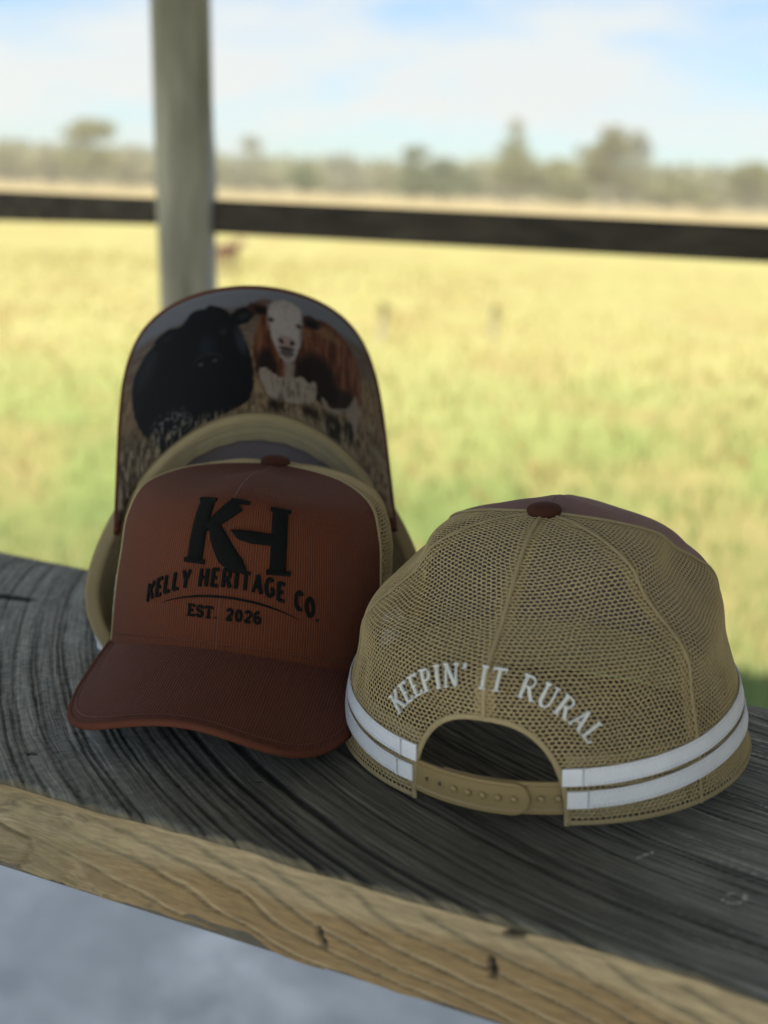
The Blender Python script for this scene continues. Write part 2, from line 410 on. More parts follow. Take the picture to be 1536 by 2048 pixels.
# the mesh fabric: real openings in a staggered zigzag net -----------------------
def net(cap, mb, ths0, ths1, hmin, hmax, cut=None, px=0.0030, py=0.00225, sx=0.77, sy=0.66, thick=0.00030):
    thc = 0.5 * (np.mean(ths0(np.array([0.02]))) + np.mean(ths1(np.array([0.02]))))
    dx, dy = px, py
    hexp = np.array([(0, 2 / 3.), (.5, 1 / 3.), (.5, -1 / 3.), (0, -2 / 3.), (-.5, -1 / 3.), (-.5, 1 / 3.)])
    rows = np.arange(int(hmin / dy), int(hmax / dy) + 1); Vs = []; cnt = 0
    allc = []
    for r in rows:
        h = (r + .5) * dy
        cols = np.arange(-60, 61)
        u = (cols + (.5 if r % 2 else 0)) * dx
        R = np.linalg.norm(cap.base(thc, h / cap.L(thc))[..., :2])
        R = max(R, 0.004)
        th = thc + u / R
        lo, hi = ths0(np.array([h]))[0], ths1(np.array([h]))[0]
        e = 0.42 * dx / R
        ok = (th > lo - e) & (th < hi + e)
        for uu in u[ok]: allc.append((uu, h))
    allc = np.array(allc)
    outer = allc[:, None, :] + hexp[None] * np.array([dx, dy])
    # slightly curved, rounder holes: 12-gon would be finer; 6 shrunk points suffice at this size
    inner = allc[:, None, :] + hexp[None] * np.array([dx * sx, dy * sy])
    def mp_(q):
        u, h = q[..., 0], np.clip(q[..., 1], hmin, hmax)
        u = u + .0016 * (vnoise(u * 110 + 7 * thc, h * 110, 5) - .5) + .0005 * (vnoise(u * 600, h * 600, 8) - .5); h = np.clip(h + (.0022 * (vnoise(u * 70 + 3 * thc, h * 70, 6) - .5) + .0004 * (vnoise(u * 600, h * 600, 9) - .5)) * sst(0, .01, h), hmin, hmax)
        R = np.maximum(np.linalg.norm(cap.base(thc, h / cap.L(thc))[..., :2], axis=-1), 0.003)
        th = thc + u / R
        lo, hi = ths0(h.ravel()).reshape(h.shape), ths1(h.ravel()).reshape(h.shape)
        return np.clip(th, lo, hi), h
    To, Ho = mp_(outer); Ti, Hi = mp_(inner); Tc, Hc = mp_(allc)
    if cut is not None:
        keep = ~cut(Tc, Hc); To, Ho, Ti, Hi = To[keep], Ho[keep], Ti[keep], Hi[keep]
    # drop cells whose opening collapsed completely at a border
    A = cap.pt(To, Ho, thick); B = cap.pt(To, Ho, -thick); I = cap.pt(Ti, Hi, 0.0)
    n = len(A); V = np.concatenate([A, B, I], 1)           # 18 per cell
    F = []
    for k in range(6):
        k2 = (k + 1) % 6
        F.append((k, k2, 12 + k2, 12 + k)); F.append((6 + k2, 6 + k, 12 + k, 12 + k2))
    F = np.array(F)
    faces = (np.arange(n)[:, None, None] * 18 + F[None]).reshape(-1, 4)
    mb.add(V.reshape(-1, 3), faces.tolist())

def arch_fn(Wd, Hh, p=2.3, z0=0.0):
    def inside(cap):
        def f(T, H):
            s_ = np.abs(np.mod(T, 2 * PI) - PI) * cap.a * 0.97
            return ((s_ / Wd) ** p + (np.maximum(H, 0) / Hh) ** p) < 1
        return f
    def edge(cap, n=40):
        q = np.linspace(-1, 1, n) * PI / 2
        s_ = Wd * np.sign(q) * np.abs(np.sin(q)) ** (2 / p); h = Hh * np.abs(np.cos(q)) ** (2 / p)
        return [(PI - a_ / (cap.a * 0.97), max(h_, 0.0)) for a_, h_ in zip(s_, h)]
    return inside, edge

def build_cap(root, cap, texts, W=0.036, Ha=0.043, strap=True, underprint=None, stripes=((.0105, .0195), (.0225, .0315)), pitch=0.0025, skylit=False):
    """all the parts of one cap in its own frame (front = +Y, crown = +Z)"""
    inside, edge = arch_fn(W, Ha); cut = inside(cap)
    Hfull = lambda th: cap.L(th)
    # front panel, outside and lining
    nu, nh = 72, 60
    U = np.linspace(-1, 1, nu)[:, None]; tt = np.linspace(0, 0.985, nh)[None, :]
    hh = tt * cap.L(U * 1.1)
    bd = cap.border(hh); T = U * bd
    hh = tt * cap.L(T)
    mb = MB(); mb.grid(cap.pt(T, hh, 0.0008), np.stack([T * 0.085, hh + 0 * T], -1))
    fp = mb.build('front_panel', M_twill_skylit if skylit else M_twill, root)
    mb = MB(); mb.grid(cap.pt(T, hh, -0.0010), np.stack([T * 0.085, hh + 0 * T], -1), flip=True)
    mb.build('panel_lining', M_lining, root)
    # stitched centre seam and lower seam
    mb = MB(); Lf = float(cap.L(0.0))
    ribbon(cap, mb, [(0, q) for q in np.linspace(.002, Lf * .97, 60)], 0.0009, 0.0006, 0.0004)
    mb.build('centre_seam', M_stitch, fp)
    mb = MB()
    for q in np.arange(-1, .999, 0.016):
        a0, a1 = q * rad(54), (q + .010) * rad(54)
        ribbon(cap, mb, [(a0, .0062), ((a0 + a1) / 2, .0062), (a1, .0062)], 0.0006, 0.0007, 0.0004)
    mb.build('seam_stitching', M_stitch, fp)
    # mesh panels
    R120 = rad(120)
    for sg in (1, -1):
        for part in ('side', 'rear'):
            if part == 'side':
                lo = (lambda h: cap.border(h)) if sg > 0 else (lambda h: np.full(np.shape(h), 2 * PI - R120))
                hi = (lambda h: np.full(np.shape(h), R120)) if sg > 0 else (lambda h: 2 * PI - cap.border(h))
            else:
                lo = (lambda h: np.full(np.shape(h), R120)) if sg > 0 else (lambda h: np.full(np.shape(h), PI))
                hi = (lambda h: np.full(np.shape(h), PI)) if sg > 0 else (lambda h: np.full(np.shape(h), 2 * PI - R120))
            thc = float(0.5 * (lo(np.array([.02]))[0] + hi(np.array([.02]))[0]))
            mb = MB(); net(cap, mb, lo, hi, 0.0006, float(cap.L(thc)) * .985, cut, px=pitch, py=pitch * .75)
            mb.build('mesh_panel', M_mesh, root, smooth=False)
    # seam tapes
    for th0 in (PI, R120, -R120):
        L_ = float(cap.L(th0)); h0 = Ha + .0005 if th0 == PI else 0.0
        mb = MB(); hs = np.linspace(h0, L_ * .975, 50)
        ribbon(cap, mb, [(th0, q) for q in hs], 0.0018, 0.0003, 0.0007)
        ribbon(cap, mb, [(th0, q) for q in hs], 0.0090, -0.0016, 0.0005, dome=False)
        mb.build('seam_tape', M_tape, root)
    for sg in (1, -1):
        mb = MB(); hs = np.linspace(0, float(cap.L(1.2)) * .96, 60)
        ribbon(cap, mb, [(sg * (float(cap.border(q)) + .012), q) for q in hs], 0.0022, 0.0005, 0.0009)
        mb.build('panel_piping', M_tape, root)
    # rim binding
    e0 = PI - (W / (cap.a * .97))
    ths = np.linspace(-e0, e0, 140)
    for sg in (1, -1):
        mb = MB(); ribbon(cap, mb, [(sg * q, .0012) for q in np.linspace(cap.b0, e0, 60)], 0.0022, 0.0002, 0.0007)
        mb.build('rim_binding', M_tape, root)
    if underprint:
        tq = np.linspace(-2.6, 2.6, 180); rows = [cap.pt(tq, 0 * tq + hq, oq) for hq, oq in ((.0045, .0022), (.0, .0030), (-.0, .0012), (.0, -.0020), (.0004, -.0046), (.0022, -.0054))]
        mb = MB(); mb.grid(np.array(rows))
        mb.build('rim_binding', M_tape, root)
    # arch binding
    mb = MB(); ribbon(cap, mb, edge(cap, 60), 0.0026, -0.0002, 0.0010); mb.build('arch_binding', M_tape, root)
    # sweatband inside
    mb = MB(); hs = np.linspace(0.0010, cap.sweat, 8)
    T, H = np.meshgrid(ths, hs / hs[-1], indexing='ij'); H = H * (cap.sweat + (cap.sides - cap.sweat) * sst(.9, 1.3, np.abs(T))); wob = 0.0009 * np.sin(T * 37) * np.clip(H / .03, 0, 1)
    mb.grid(cap.pt(T, H, -0.0038 - wob - 0.002 * np.clip(H / .03, 0, 1)), None, flip=True)
    mb.grid(cap.pt(T, H, -0.0050 - wob - 0.002 * np.clip(H / .03, 0, 1)), None)
    sb = mb.build('sweatband', M_sweat, root)
    mb = MB()
    for hq in (.004, .0085) + ((.026,) if cap.sweat > .028 else (.011,)):
        Pq = cap.pt(ths, np.full(ths.shape, hq), -0.0053 - 0.0009 * np.sin(ths * 37) * hq / .03 - 0.002 * hq / .03)
        mb.tube(Pq[::1], 0.00035, 4, cap=False)
    mb.build('stitch_line', M_kstitch, sb)
    # white ribbons
    for (h0, h1) in stripes:
        for sg in (1, -1):
            hm = .5 * (h0 + h1)
            rise = lambda q: .006 * float(sst(.45, 1.5, PI - q))
            # where the arch edge is at this height
            wE = W * (1 - min(hm / Ha, .999) ** 2.3) ** (1 / 2.3)
            te = PI - (wE + .0005) / (cap.a * .97); tb = float(cap.border(hm)) + .02
            mb = MB(); path = [(sg * q, hm + rise(q)) for q in np.linspace(tb, te, 70)]
            ribbon(cap, mb, path, h1 - h0, 0.0007, 0.0006, dome=False)
            # folded end
            ribbon(cap, mb, [(sg * q, hm) for q in np.linspace(te - .0105 / cap.a, te + .0008, 8)], h1 - h0, 0.0011, 0.0005, dome=False)
            rb = mb.build('stripe_ribbon', M_white, root, smooth=False)
            mb = MB()
            for hq in (h0 + .0009, h1 - .0009):
                for q in np.arange(tb, te - .012, .022):
                    ribbon(cap, mb, [(sg * q, hq + rise(q)), (sg * (q + .006), hq + rise(q)), (sg * (q + .012), hq + rise(q))], .00035, .0012, .0003)
            ribbon(cap, mb, [(sg * (te - .0085 / cap.a), q) for q in np.linspace(h0, h1, 5)], .0007, .0019, .0003)
            mb.build('stitch_line', cloth_stitch, rb)
    # strap
    if strap:
        zc, sh = .0125, .0150
        ends = [np.array(cap.pt(PI + sg * (W * .985) / (cap.a * .97), zc, -0.0020)) for sg in (1, -1)]   # sg=+1: -X side ... left when seen from behind
        A, B = ends
        def sp(q, lift=0.0, dz=0.0):
            p = A * (1 - q) + B * q; bow = 0.0075 * (1 - (2 * q - 1) ** 2)
            return p + np.array([0, -bow - lift, dz])
        def band(q0, q1, lift, round_end=False, th=.0013, sh_=sh):
            mb = MB(); n = 40; qs = np.linspace(q0, q1, n); rows = []
            ln = np.linalg.norm(B - A)
            for q in qs:
                hw = sh_ / 2
                if round_end:
                    d = (q1 - q) * ln
                    if d < hw: hw = math.sqrt(max(hw * hw - (hw - d) ** 2, 1e-10))
                rows.append([sp(q, lift, -hw), sp(q, lift + th, -hw), sp(q, lift + th, -hw + .0001 + hw * .2), sp(q, lift + th * .55, -hw * .70), sp(q, lift + th * .55, hw * .70), sp(q, lift + th, hw * .8), sp(q, lift + th, hw), sp(q, lift, hw)])
            mb.grid(np.array(rows), closeu=True)
            k = 8; mb.f.append(tuple(mb.n - k * n + i for i in range(k))); mb.f.append(tuple(mb.n - k + i for i in reversed(range(k))))
            return mb
        b1 = band(-.06, .80, .0016, True).build('strap_band', M_plastic, root, smooth=False)
        b2 = band(.22, 1.06, -0.0002, False).build('strap_band', M_plastic, root, smooth=False)
        def peg(q, lift, r=.0016, l=.0014):
            mb = MB(); c = sp(q, lift, 0); n = 14
            prof = [(r * .75, 0), (r * .75, l * .45), (r, l * .6), (r * .9, l * .9), (r * .35, l * 1.12), (0.0001, l * 1.15)]
            G = np.array([[c + np.array([rr * math.cos(x), -yy, rr * math.sin(x)]) for x in np.linspace(0, 2 * PI, n, endpoint=False)] for rr, yy in prof])
            mb.grid(G, closeu=True); return mb
        for q in (.30, .40, .50, .60, .70): peg(q, .0024).build('snap_peg', M_plastic, b1)
        for q in (.10, .20):
            mb = MB(); c = sp(q, .0023, 0)
            mb.grid(np.array([[c + np.array([rr * math.cos(x), -yy, rr * math.sin(x)]) for x in np.linspace(0, 2 * PI, 16, endpoint=False)] for rr, yy in ((.0019, 0), (.0018, .0006), (.0013, .0006), (.0012, 0.0001))]), closeu=True)
            mb.build('snap_hole', M_plastic, b1)
            mb = MB(); mb.grid(np.array([[c + np.array([rr * math.cos(x), -.00012, rr * math.sin(x)]) for x in np.linspace(0, 2 * PI, 16, endpoint=False)] for rr in (.0012, .0001)]), closeu=True)
            mb.build('snap_hole', M_hole, b1)
        for q in (.86, .96): peg(q, .0008).build('snap_peg', M_plastic, b2)
    # button
    c = cap.pt(0.0, cap.L(0.0), 0.0); r, n = .0082, 28
    prof = [(r * .9, -.0008), (r, .0008), (r, .0026), (r * .88, .0040), (r * .55, .0050), (.0002, .0054)]
    mb = MB(); mb.grid(np.array([[c + np.array([rr * math.cos(x), rr * math.sin(x), zz]) for x in np.linspace(0, 2 * PI, n, endpoint=False)] for rr, zz in prof]), closeu=True)
    mb.build('crown_button', M_button, root)
    # brim
    nu, nv = 90, 30
    U, V = np.meshgrid(np.linspace(-1, 1, nu), np.linspace(0, 1, nv), indexing='ij')
    th = .0013
    top = cap.brim(U, V, th); mb = MB()
    mb.grid(top, np.stack([top[..., 0], top[..., 1]], -1), flip=True)
    br = mb.build('brim', M_brimtwill, root)
    nu2, nv2 = (330, 200) if underprint else (90, 30)
    U, V = np.meshgrid(np.linspace(-1, 1, nu2), np.linspace(0, 1, nv2), indexing='ij')
    bot = cap.brim(U, V, -th); mb = MB(); mb.grid(bot)
    if underprint:
        plan = cap.brim(U, V)
        col = underprint(plan[..., 0].ravel(), plan[..., 1].ravel())
        mb.build('underbrim', M_print, root, attr={'print': col})
    else:
        mb.build('underbrim', M_lining, root)
    # edge piping
    mb = MB(); us = np.linspace(-1, 1, 160)
    Pe = cap.brim(us, np.ones(160), 0.0, grow=0.0006)
    mb.tube(Pe, 0.0021, 8); mb.build('brim_edge', M_pipe, root)
    # brim stitch rows
    mb = MB()
    for vv in (.94,):
        Pq = cap.brim(us, np.full(160, vv), th + .0001); mb.tube(Pq, 0.00025, 4, cap=False)
    mb.build('stitch_line', M_stitch, br)
    # embroidery
    for name, mat, strokes, offs, tk in texts:
        mb = MB()
        for k, (pts, w) in enumerate(strokes):
            ribbon(cap, mb, pts, w, offs, tk * (1 + 0.04 * (k % 5)))
        mb.build(name, mat, root)

cloth_stitch = cloth('ribbon_stitch', (0.60, 0.58, 0.60), 1500)
# print material of the underbrim: colours printed on the cloth itself
m = Mat('printed_cloth', (0.5, 0.5, 0.5), 0.75, 0.2); at = m.n('ShaderNodeVertexColor'); at.layer_name = 'print'
m.color(at.outputs['Color']); o_ = m.coord('Object'); m.bump(m.noise(o_, 1500, 2), 0.15, 0.0003); M_print = m.m
#@@CAPS
def inpoly(px, py, poly):
    r = np.zeros(px.shape, bool); n = len(poly)
    for i in range(n):
        x0, y0 = poly[i]; x1, y1 = poly[(i + 1) % n]
        c = ((y0 > py) != (y1 > py)) & (px < (x1 - x0) * (py - y0) / (y1 - y0 + 1e-12) + x0); r ^= c
    return r
def smooth_poly(P, n=8):
    P = np.array(P, float); N = len(P); o = []
    for i in range(N):
        a, b, c, d = P[i - 1], P[i], P[(i + 1) % N], P[(i + 2) % N]
        for t in np.linspace(0, 1, n, endpoint=False):
            o.append(0.5 * (2 * b + (c - a) * t + (2 * a - 5 * b + 4 * c - d) * t * t + (3 * b - a - 3 * c + d) * t ** 3))
    return np.array(o)
def ell(px, py, cx, cy, rx, ry, ang=0):
    c, s_ = math.cos(rad(ang)), math.sin(rad(ang)); dx, dy = px - cx, py - cy
    return ((dx * c + dy * s_) / rx) ** 2 + ((-dx * s_ + dy * c) / ry) ** 2

def cow_print(X, Y):
    # print space: px 0..1536, py 0..1210 (y down) of a picture of two cattle in dry grass
    px = 715 - X * 7340
    py = 60 + (PB_TOP - Y) * PB_S
    n1 = fbm(px / 120, py / 120, 1); n2 = fbm(px / 14, py / 26, 5); n3 = fbm(px / 6, py / 40, 9, 3)
    col = np.zeros((len(px), 3))
    def put(mask, c, a=1.0):
        c = np.asarray(c, float); mk = np.clip((mask.astype(float) * a), 0, 1)[:, None]
        col[:] = col * (1 - mk) + c * mk
    def soft(x, y, poly, w=10):
        """anti-aliased polygon: average of jittered tests"""
        m_ = 0
        for dx, dy in ((0, 0), (w, 0), (-w, 0), (0, w), (0, -w)): m_ = m_ + inpoly(x + dx * .3, y + dy * .3, poly)
        return m_ / 5.
    put(np.ones(len(px), bool), (.24, .24, .26)); put(sst(110, 20, py), (.32, .32, .34))
    put(sst(135, 190, py + 30 * (n1 - .5) - .04 * np.abs(px - 715)), (.17, .115, .08))
    put(sst(215, 225, py) * sst(.45, .6, fbm(px / 60, py / 8, 15, 3)), (.25, .19, .14), .7)
    gr = sst(250, 430, py); g = np.array([.33, .215, .115])[None] * (0.15 + 1.5 * np.clip(n2 * (0.5 + .9 * n3), 0, 1))[:, None]
    col[:] = col * (1 - gr[:, None]) + g * gr[:, None]
    put(sst(540, 700, py + 160 * (n1 - .5)) * sst(460, 60, px), (.030, .022, .015), .86)
    put(sst(430, 520, py) * sst(300, 120, px) * sst(.5, .62, n2), (.16, .11, .065), .6)
    put(sst(.55, .62, fbm(px / 8, py / 60, 33, 3)) * sst(480, 620, py) * sst(600, 900, px), (.50, .39, .25), .65)
    put(sst(.50, .38, fbm(px / 11, py / 30, 35, 3)) * sst(560, 660, py), (.07, .05, .03), .7)
    jx = (fbm(px / 16, py / 16, 3) - .5) * 12; jy = (fbm(px / 16, py / 16, 4) - .5) * 12
    qx, qy = px + jx, py + jy
    K = (.0045, .0050, .0058)
    # black cow
    body = smooth_poly([(168, 420), (180, 320), (235, 245), (300, 215), (380, 195), (425, 150), (460, 132), (495, 140), (520, 126), (575, 152), (615, 195), (650, 260), (690, 370), (707, 480), (695, 590), (640, 650), (520, 690), (420, 720), (330, 800), (290, 730), (225, 640), (182, 540)])
    put(soft(qx, qy, body), K)
    earl = smooth_poly([(270, 215), (300, 188), (350, 182), (395, 205), (400, 245), (350, 265), (295, 250)])
    earr = smooth_poly([(605, 205), (640, 170), (690, 158), (725, 180), (715, 215), (680, 245), (640, 252), (610, 240)])
    put(soft(qx, qy, earl), K); put(soft(qx, qy, earr), K); put(np.clip(1 - ell(px, py, 672, 205, 36, 20, -20), 0, 1), (.030, .032, .036), .9)
    put(np.clip(1 - ell(px, py, 330, 224, 36, 15, 10), 0, 1), (.018, .020, .022), .8)
    put(np.clip(1 - ell(px, py, 235, 330, 50, 110, 22), 0, 1) * n2, (.040, .043, .046), .9)
    put(np.clip(1 - ell(px, py, 655, 330, 26, 90, -12), 0, 1) * (.4 + n2), (.050, .060, .072), .8)
    put(np.clip(1 - ell(px, py, 505, 330, 46, 60), 0, 1), (.016, .022, .032), .9)
    put(np.clip(1 - ell(px, py, 580, 275, 20, 22), 0, 1), (.030, .036, .046), .9)
    put(sst(.28, .05, np.abs(ell(px, py, 508, 415, 66, 46) - 1)) * sst(425, 385, py), (.045, .052, .062), .55)
    put(np.clip(1 - ell(px, py, 478, 414, 14, 10), 0, 1), (.15, .17, .19), .7); put(np.clip(1 - ell(px, py, 540, 410, 14, 10), 0, 1), (.12, .14, .16), .7)
    put(sst(.60, .66, fbm(px / 11, py / 11, 21, 2)) * sst(260, 330, px + 30 * n1) * sst(450, 380, px) * sst(600, 670, py + 40 * n1) * sst(730, 680, py), (.30, .29, .25), .6)
    # red and white cow: barrel
    redb = smooth_poly([(760, 200), (860, 170), (960, 165), (1050, 152), (1125, 178), (1182, 240), (1208, 340), (1208, 440), (1190, 520), (1150, 560), (1080, 590), (1010, 585), (950, 560), (860, 600), (770, 600), (728, 520), (708, 400), (722, 280)])
    redm = soft(qx, qy, redb); put(redm, (.185, .055, .022))
    fur = fbm(px / 11 + py / 160, py / 80, 41, 4)
    put(redm * sst(.48, .70, fur), (.36, .15, .070), .55); put(redm * sst(.50, .30, fur), (.055, .018, .009), .75)
    put(redm * sst(1.25, .35, ell(px, py, 985, 470, 120, 150, 12)), (.012, .006, .005), .96)
    put(redm * sst(1.3, .4, ell(px, py, 1100, 530, 90, 70, -12)), (.014, .008, .006), .9)
    put(redm * sst(1.2, .4, ell(px, py, 765, 460, 52, 110)), (.012, .007, .006), .94)
    put(redm * sst(1.2, .3, ell(px, py, 740, 280, 22, 70)), (.24, .095, .045), .6)
    put(redm * np.clip(1 - ell(px, py, 1040, 210, 110, 36, 12), 0, 1), (.38, .19, .10), .6)
    # dew-lap, chest
    ch = smooth_poly([(838, 385), (885, 385), (892, 440), (885, 490), (925, 478), (950, 500), (985, 488), (980, 560), (950, 600), (880, 615), (790, 608), (748, 560), (730, 485), (765, 462), (800, 490), (838, 500), (845, 440)])
    cm = soft(qx, qy, ch); put(cm, (.47, .375, .285)); put(cm * sst(.52, .68, fbm(px / 10, py / 44, 51)), (.17, .12, .09), .75)
    put(cm * sst(1.1, .5, ell(px, py, 865, 470, 22, 60)), (.34, .27, .20), .6)
    bl = smooth_poly([(1012, 545), (1045, 585), (1090, 575), (1135, 545), (1165, 490), (1182, 465), (1190, 540), (1172, 620), (1155, 700), (1140, 640), (1120, 575), (1085, 600), (1050, 615), (1015, 590)])
    put(soft(qx, qy, bl), (.42, .33, .25), .85)
    for cx_, w_, y1_ in ((800, 36, 680), (950, 38, 690), (1050, 34, 760), (1125, 22, 730)):
        k = sst(1.25, .75, np.abs(qx - cx_ - (py - 600) * .05) / w_) * sst(585, 640, py) * sst(y1_ + 30, y1_ - 50, py); put(k, (.016, .010, .008), .92)
    put(sst(.53, .60, fbm(px / 7, py / 44, 73, 3)) * sst(640, 690, py), (.42, .33, .21), .65)
    # ears and head
    for (cx_, cy_, a_, b_, an, ins) in ((742, 168, 54, 33, 14, 1), (980, 188, 50, 36, -8, 1)):
        put(sst(1.12, .9, ell(qx, qy, cx_, cy_, a_, b_, an)), (.060, .024, .016)); put(sst(1.2, .6, ell(qx, qy, cx_ + 4, cy_ + 4, a_ * .62, b_ * .55, an)), (.006, .004, .004))
    put(sst(1.2, .7, ell(px, py, 765, 130, 40, 16, -10)), (.16, .07, .04), .8)
    hd = smooth_poly([(792, 150), (815, 122), (860, 108), (905, 116), (935, 140), (940, 185), (938, 240), (932, 300), (915, 345), (905, 375), (890, 405), (862, 418), (835, 405), (818, 375), (806, 340), (790, 290), (780, 230), (783, 185)])
    hm = soft(px + jx * .3, py + jy * .3, hd, 7); put(hm, (.58, .50, .44)); put(hm * sst(.50, .72, fbm(px / 12, py / 26, 61)), (.42, .35, .30), .6)
    put(hm * sst(1.2, .2, ell(px, py, 938, 300, 20, 110)), (.20, .145, .12), .8); put(hm * sst(1.3, .3, ell(px, py, 784, 280, 12, 90)), (.28, .21, .17), .7)
    put(hm * sst(175, 120, py) * sst(.4, .6, fbm(px / 7, py / 9, 63)), (.36, .28, .22), .6)
    for ex, ey in ((795, 219), (923, 227)):
        put(sst(1.5, .8, ell(px, py, ex, ey, 15, 12)), (.16, .11, .09), .8); put(sst(1.2, .8, ell(px, py, ex, ey, 10, 9)), (.010, .008, .008))
    put(hm * sst(1.4, .4, ell(px, py, 862, 322, 46, 34)), (.44, .27, .225), .85)
    put(sst(1.3, .7, ell(px, py, 836, 320, 10, 15, -25)), (.02, .010, .010)); put(sst(1.3, .7, ell(px, py, 886, 322, 10, 15, 25)), (.02, .010, .010))
    put(sst(1.3, .7, ell(px, py, 860, 354, 42, 9)), (.06, .035, .03), .95); put(sst(1.4, .6, ell(px, py, 860, 376, 34, 20)), (.085, .060, .050), .9)
    put(sst(1.3, .7, ell(px, py, 860, 402, 20, 9)), (.30, .24, .20), .8)
    return np.clip(col * PB_GAIN, 0, 1)

def frame(loc, yaw, tilt, roll):
    return Matrix.Translation(loc) @ Matrix.Rotation(yaw, 4, 'Z') @ Matrix.Rotation(tilt, 4, 'X') @ Matrix.Rotation(roll, 4, 'Y')

def on_rear(cap, cx, cy, rx, ry, H0):
    """map running length on an elliptical baseline over the rear arch to (theta,h)"""
    def fn(s_, h, smid):
        # whole letter rotates about its own foot
        a0 = smid / rx; bx, by = cx + rx * math.sin(a0), cy + ry * (math.cos(a0))
        tx, ty = rx * math.cos(a0), -ry * math.sin(a0); l = math.hypot(tx, ty); tx, ty = tx / l, ty / l
        d = s_ - smid; X = bx + tx * d - ty * h; Y = by + ty * d + tx * h
        return (PI - X / cap.a, Y)
    return fn
def on_front(cap, cx, cy, bow, slant=0.0, R=0.0967):
    def fn(s_, h, smid):
        y = cy - bow * (smid ** 2) - 2 * bow * smid * (s_ - smid) * .9 + h
        x = cx + s_ + 0.0 * h
        return (-x / R, y)
    return fn

def logo(cap, cx, cy, sc, xr):
    """interlocked K and H; drawn in units of the K's height, x to the reader's right"""
    R = .0967
    def q(pts, ws, n=7):
        P = np.array(pts, float); Wd = np.array(ws, float)
        t = np.linspace(0, len(P) - 1, n * (len(P) - 1) + 1)
        Q = np.stack([np.interp(t, range(len(P)), P[:, 0]), np.interp(t, range(len(P)), P[:, 1])], 1)
        for _ in range(3 if len(P) > 2 else 0):
            Q[1:-1] = .25 * Q[:-2] + .5 * Q[1:-1] + .25 * Q[2:]
        w = np.interp(t, range(len(P)), Wd)
        return ([(-(cx + x * sc * xr) / R, cy + y * sc) for x, y in Q], w * sc * (.5 + .5 * xr))
    S = []
    S.append(q([(-.66, .52), (-.66, -.50)], [.26, .26]))
    S.append(q([(-.83, .50), (-.49, .50)], [.065, .065])); S.append(q([(-.83, -.49), (-.47, -.49)], [.075, .075]))
    S.append(q([(-.56, .05), (-.42, .16), (-.24, .32), (-.08, .46)], [.12, .20, .25, .27]))
    S.append(q([(-.20, .50), (.14, .50)], [.10, .06]))
    S.append(q([(-.44, .16), (-.30, -.06), (-.12, -.34), (.08, -.50), (.20, -.57)], [.14, .28, .33, .24, .05]))
    S.append(q([(-.10, .06), (.05, .01), (.25, -.01), (.50, -.02), (.66, -.02)], [.02, .16, .20, .19, .19]))
    S.append(q([(.70, .46), (.70, -.56)], [.25, .25]))
    S.append(q([(.52, .46), (.89, .46)], [.07, .07])); S.append(q([(.52, -.55), (.90, -.55)], [.08, .08]))
    return S

# --- the cap in front on the left, facing the camera
def ladder(r_, z_): return [(1, 0)] + list(zip(r_, z_))
capA = Cap(a=.0967, b=.0822, hs=.9072, Z0=.0227, bw=.0745, bl=.0516, k2=3.0068, slope=.3498, by0=-.0245, thb=60, pf=3.94, b0=57.5, pinch=.15,
           prof=dict(F=ladder([.9764, .9228, .899, .8166, .6856, .497], [.042, .0736, .0814, .0959, .1034, .1079]) + [(.25, .1099), (.06, .113), (0, .113)],
                     S=ladder([.9883, .9650, .955, .87, .64, .38], [.03, .058, .080, .098, .108, .112]) + [(.12, .113), (0, .113)]))
MA = frame((-.0652, .6407, .7598), 2.9879, .0832, -.0268)
rootA = empty('trucker_cap', mat=MA)
tag(rootA, 'rust brown cap with black KH embroidery and its curved brim on the timber', 'cap', 'trucker caps on the timber slab')
tA_ = []
tA_.append(('logo_embroidery', M_black, logo(capA, .0052, .0708, .0322, 1.00), .0009, .0012))
ks = text_strokes('KELLY HERITAGE CO.', on_front(capA, .0035, .0420, 6.6), .0104, .19, .17, False, .10, .64)
tA_.append(('lettering', M_black, ks, .0009, .0008))
sw = [(-(x + .003) / .0967, .0360 - 6.2 * x * x) for x in np.linspace(-.035, .037, 30)]
tA_.append(('swoosh', M_black, [(sw, np.interp(np.linspace(0, 1, 30), [0, .3, .7, 1], [.0002, .0012, .0012, .0002]))], .0009, .0006))
es = text_strokes('EST. 2026', on_front(capA, .0025, .0222, 0.0), .0070, .22, .17, True, .13, .80)
tA_.append(('lettering', M_black, es, .0009, .0006))
build_cap(rootA, capA, tA_)

# --- the cap on the right, seen from behind
capC = Cap(a=.0928, b=.0996, hs=.9593, Z0=-.009, bw=.086, bl=.068, k2=2.0, slope=.15, by0=.04, thb=58, btop=34, facet=.035,
           prof=dict(S=ladder([.94, .8753, .8329, .6238, .541, .3387], [.03, .052, .070, .089, .103, .111]) + [(.12, .114), (0, .114)],
                     R=ladder([1.01, 1.0141, .9856, .7157, .5012, .3202], [.024, .047, .067, .085, .100, .110]) + [(.12, .114), (0, .114)],
                     F=ladder([.9772, .9622, .9617, .8662, .7723, .4225], [.0355, .051, .0809, .0905, .0985, .1085]) + [(.25, .1145), (.06, .114), (0, .114)]))
MC_ = frame((.0825, .5511, .7573), -.3756, .0515, -.0473)
rootC = empty('trucker_cap', mat=MC_)
tag(rootC, 'khaki mesh cap seen from behind with white stripes and a plastic snap strap', 'cap', 'trucker caps on the timber slab')
kp = text_strokes("KEEPIN' IT RURAL", on_rear(capC, 0.0, .008, .052, .0546, 0), .0094, .160, .095, True, .115, .91, .085)
build_cap(rootC, capC, [('lettering', M_wthread, kp, .0006, .0012)], W=.0340, Ha=.0490, skylit=True, stripes=((.0090, .0168), (.0197, .0275)))

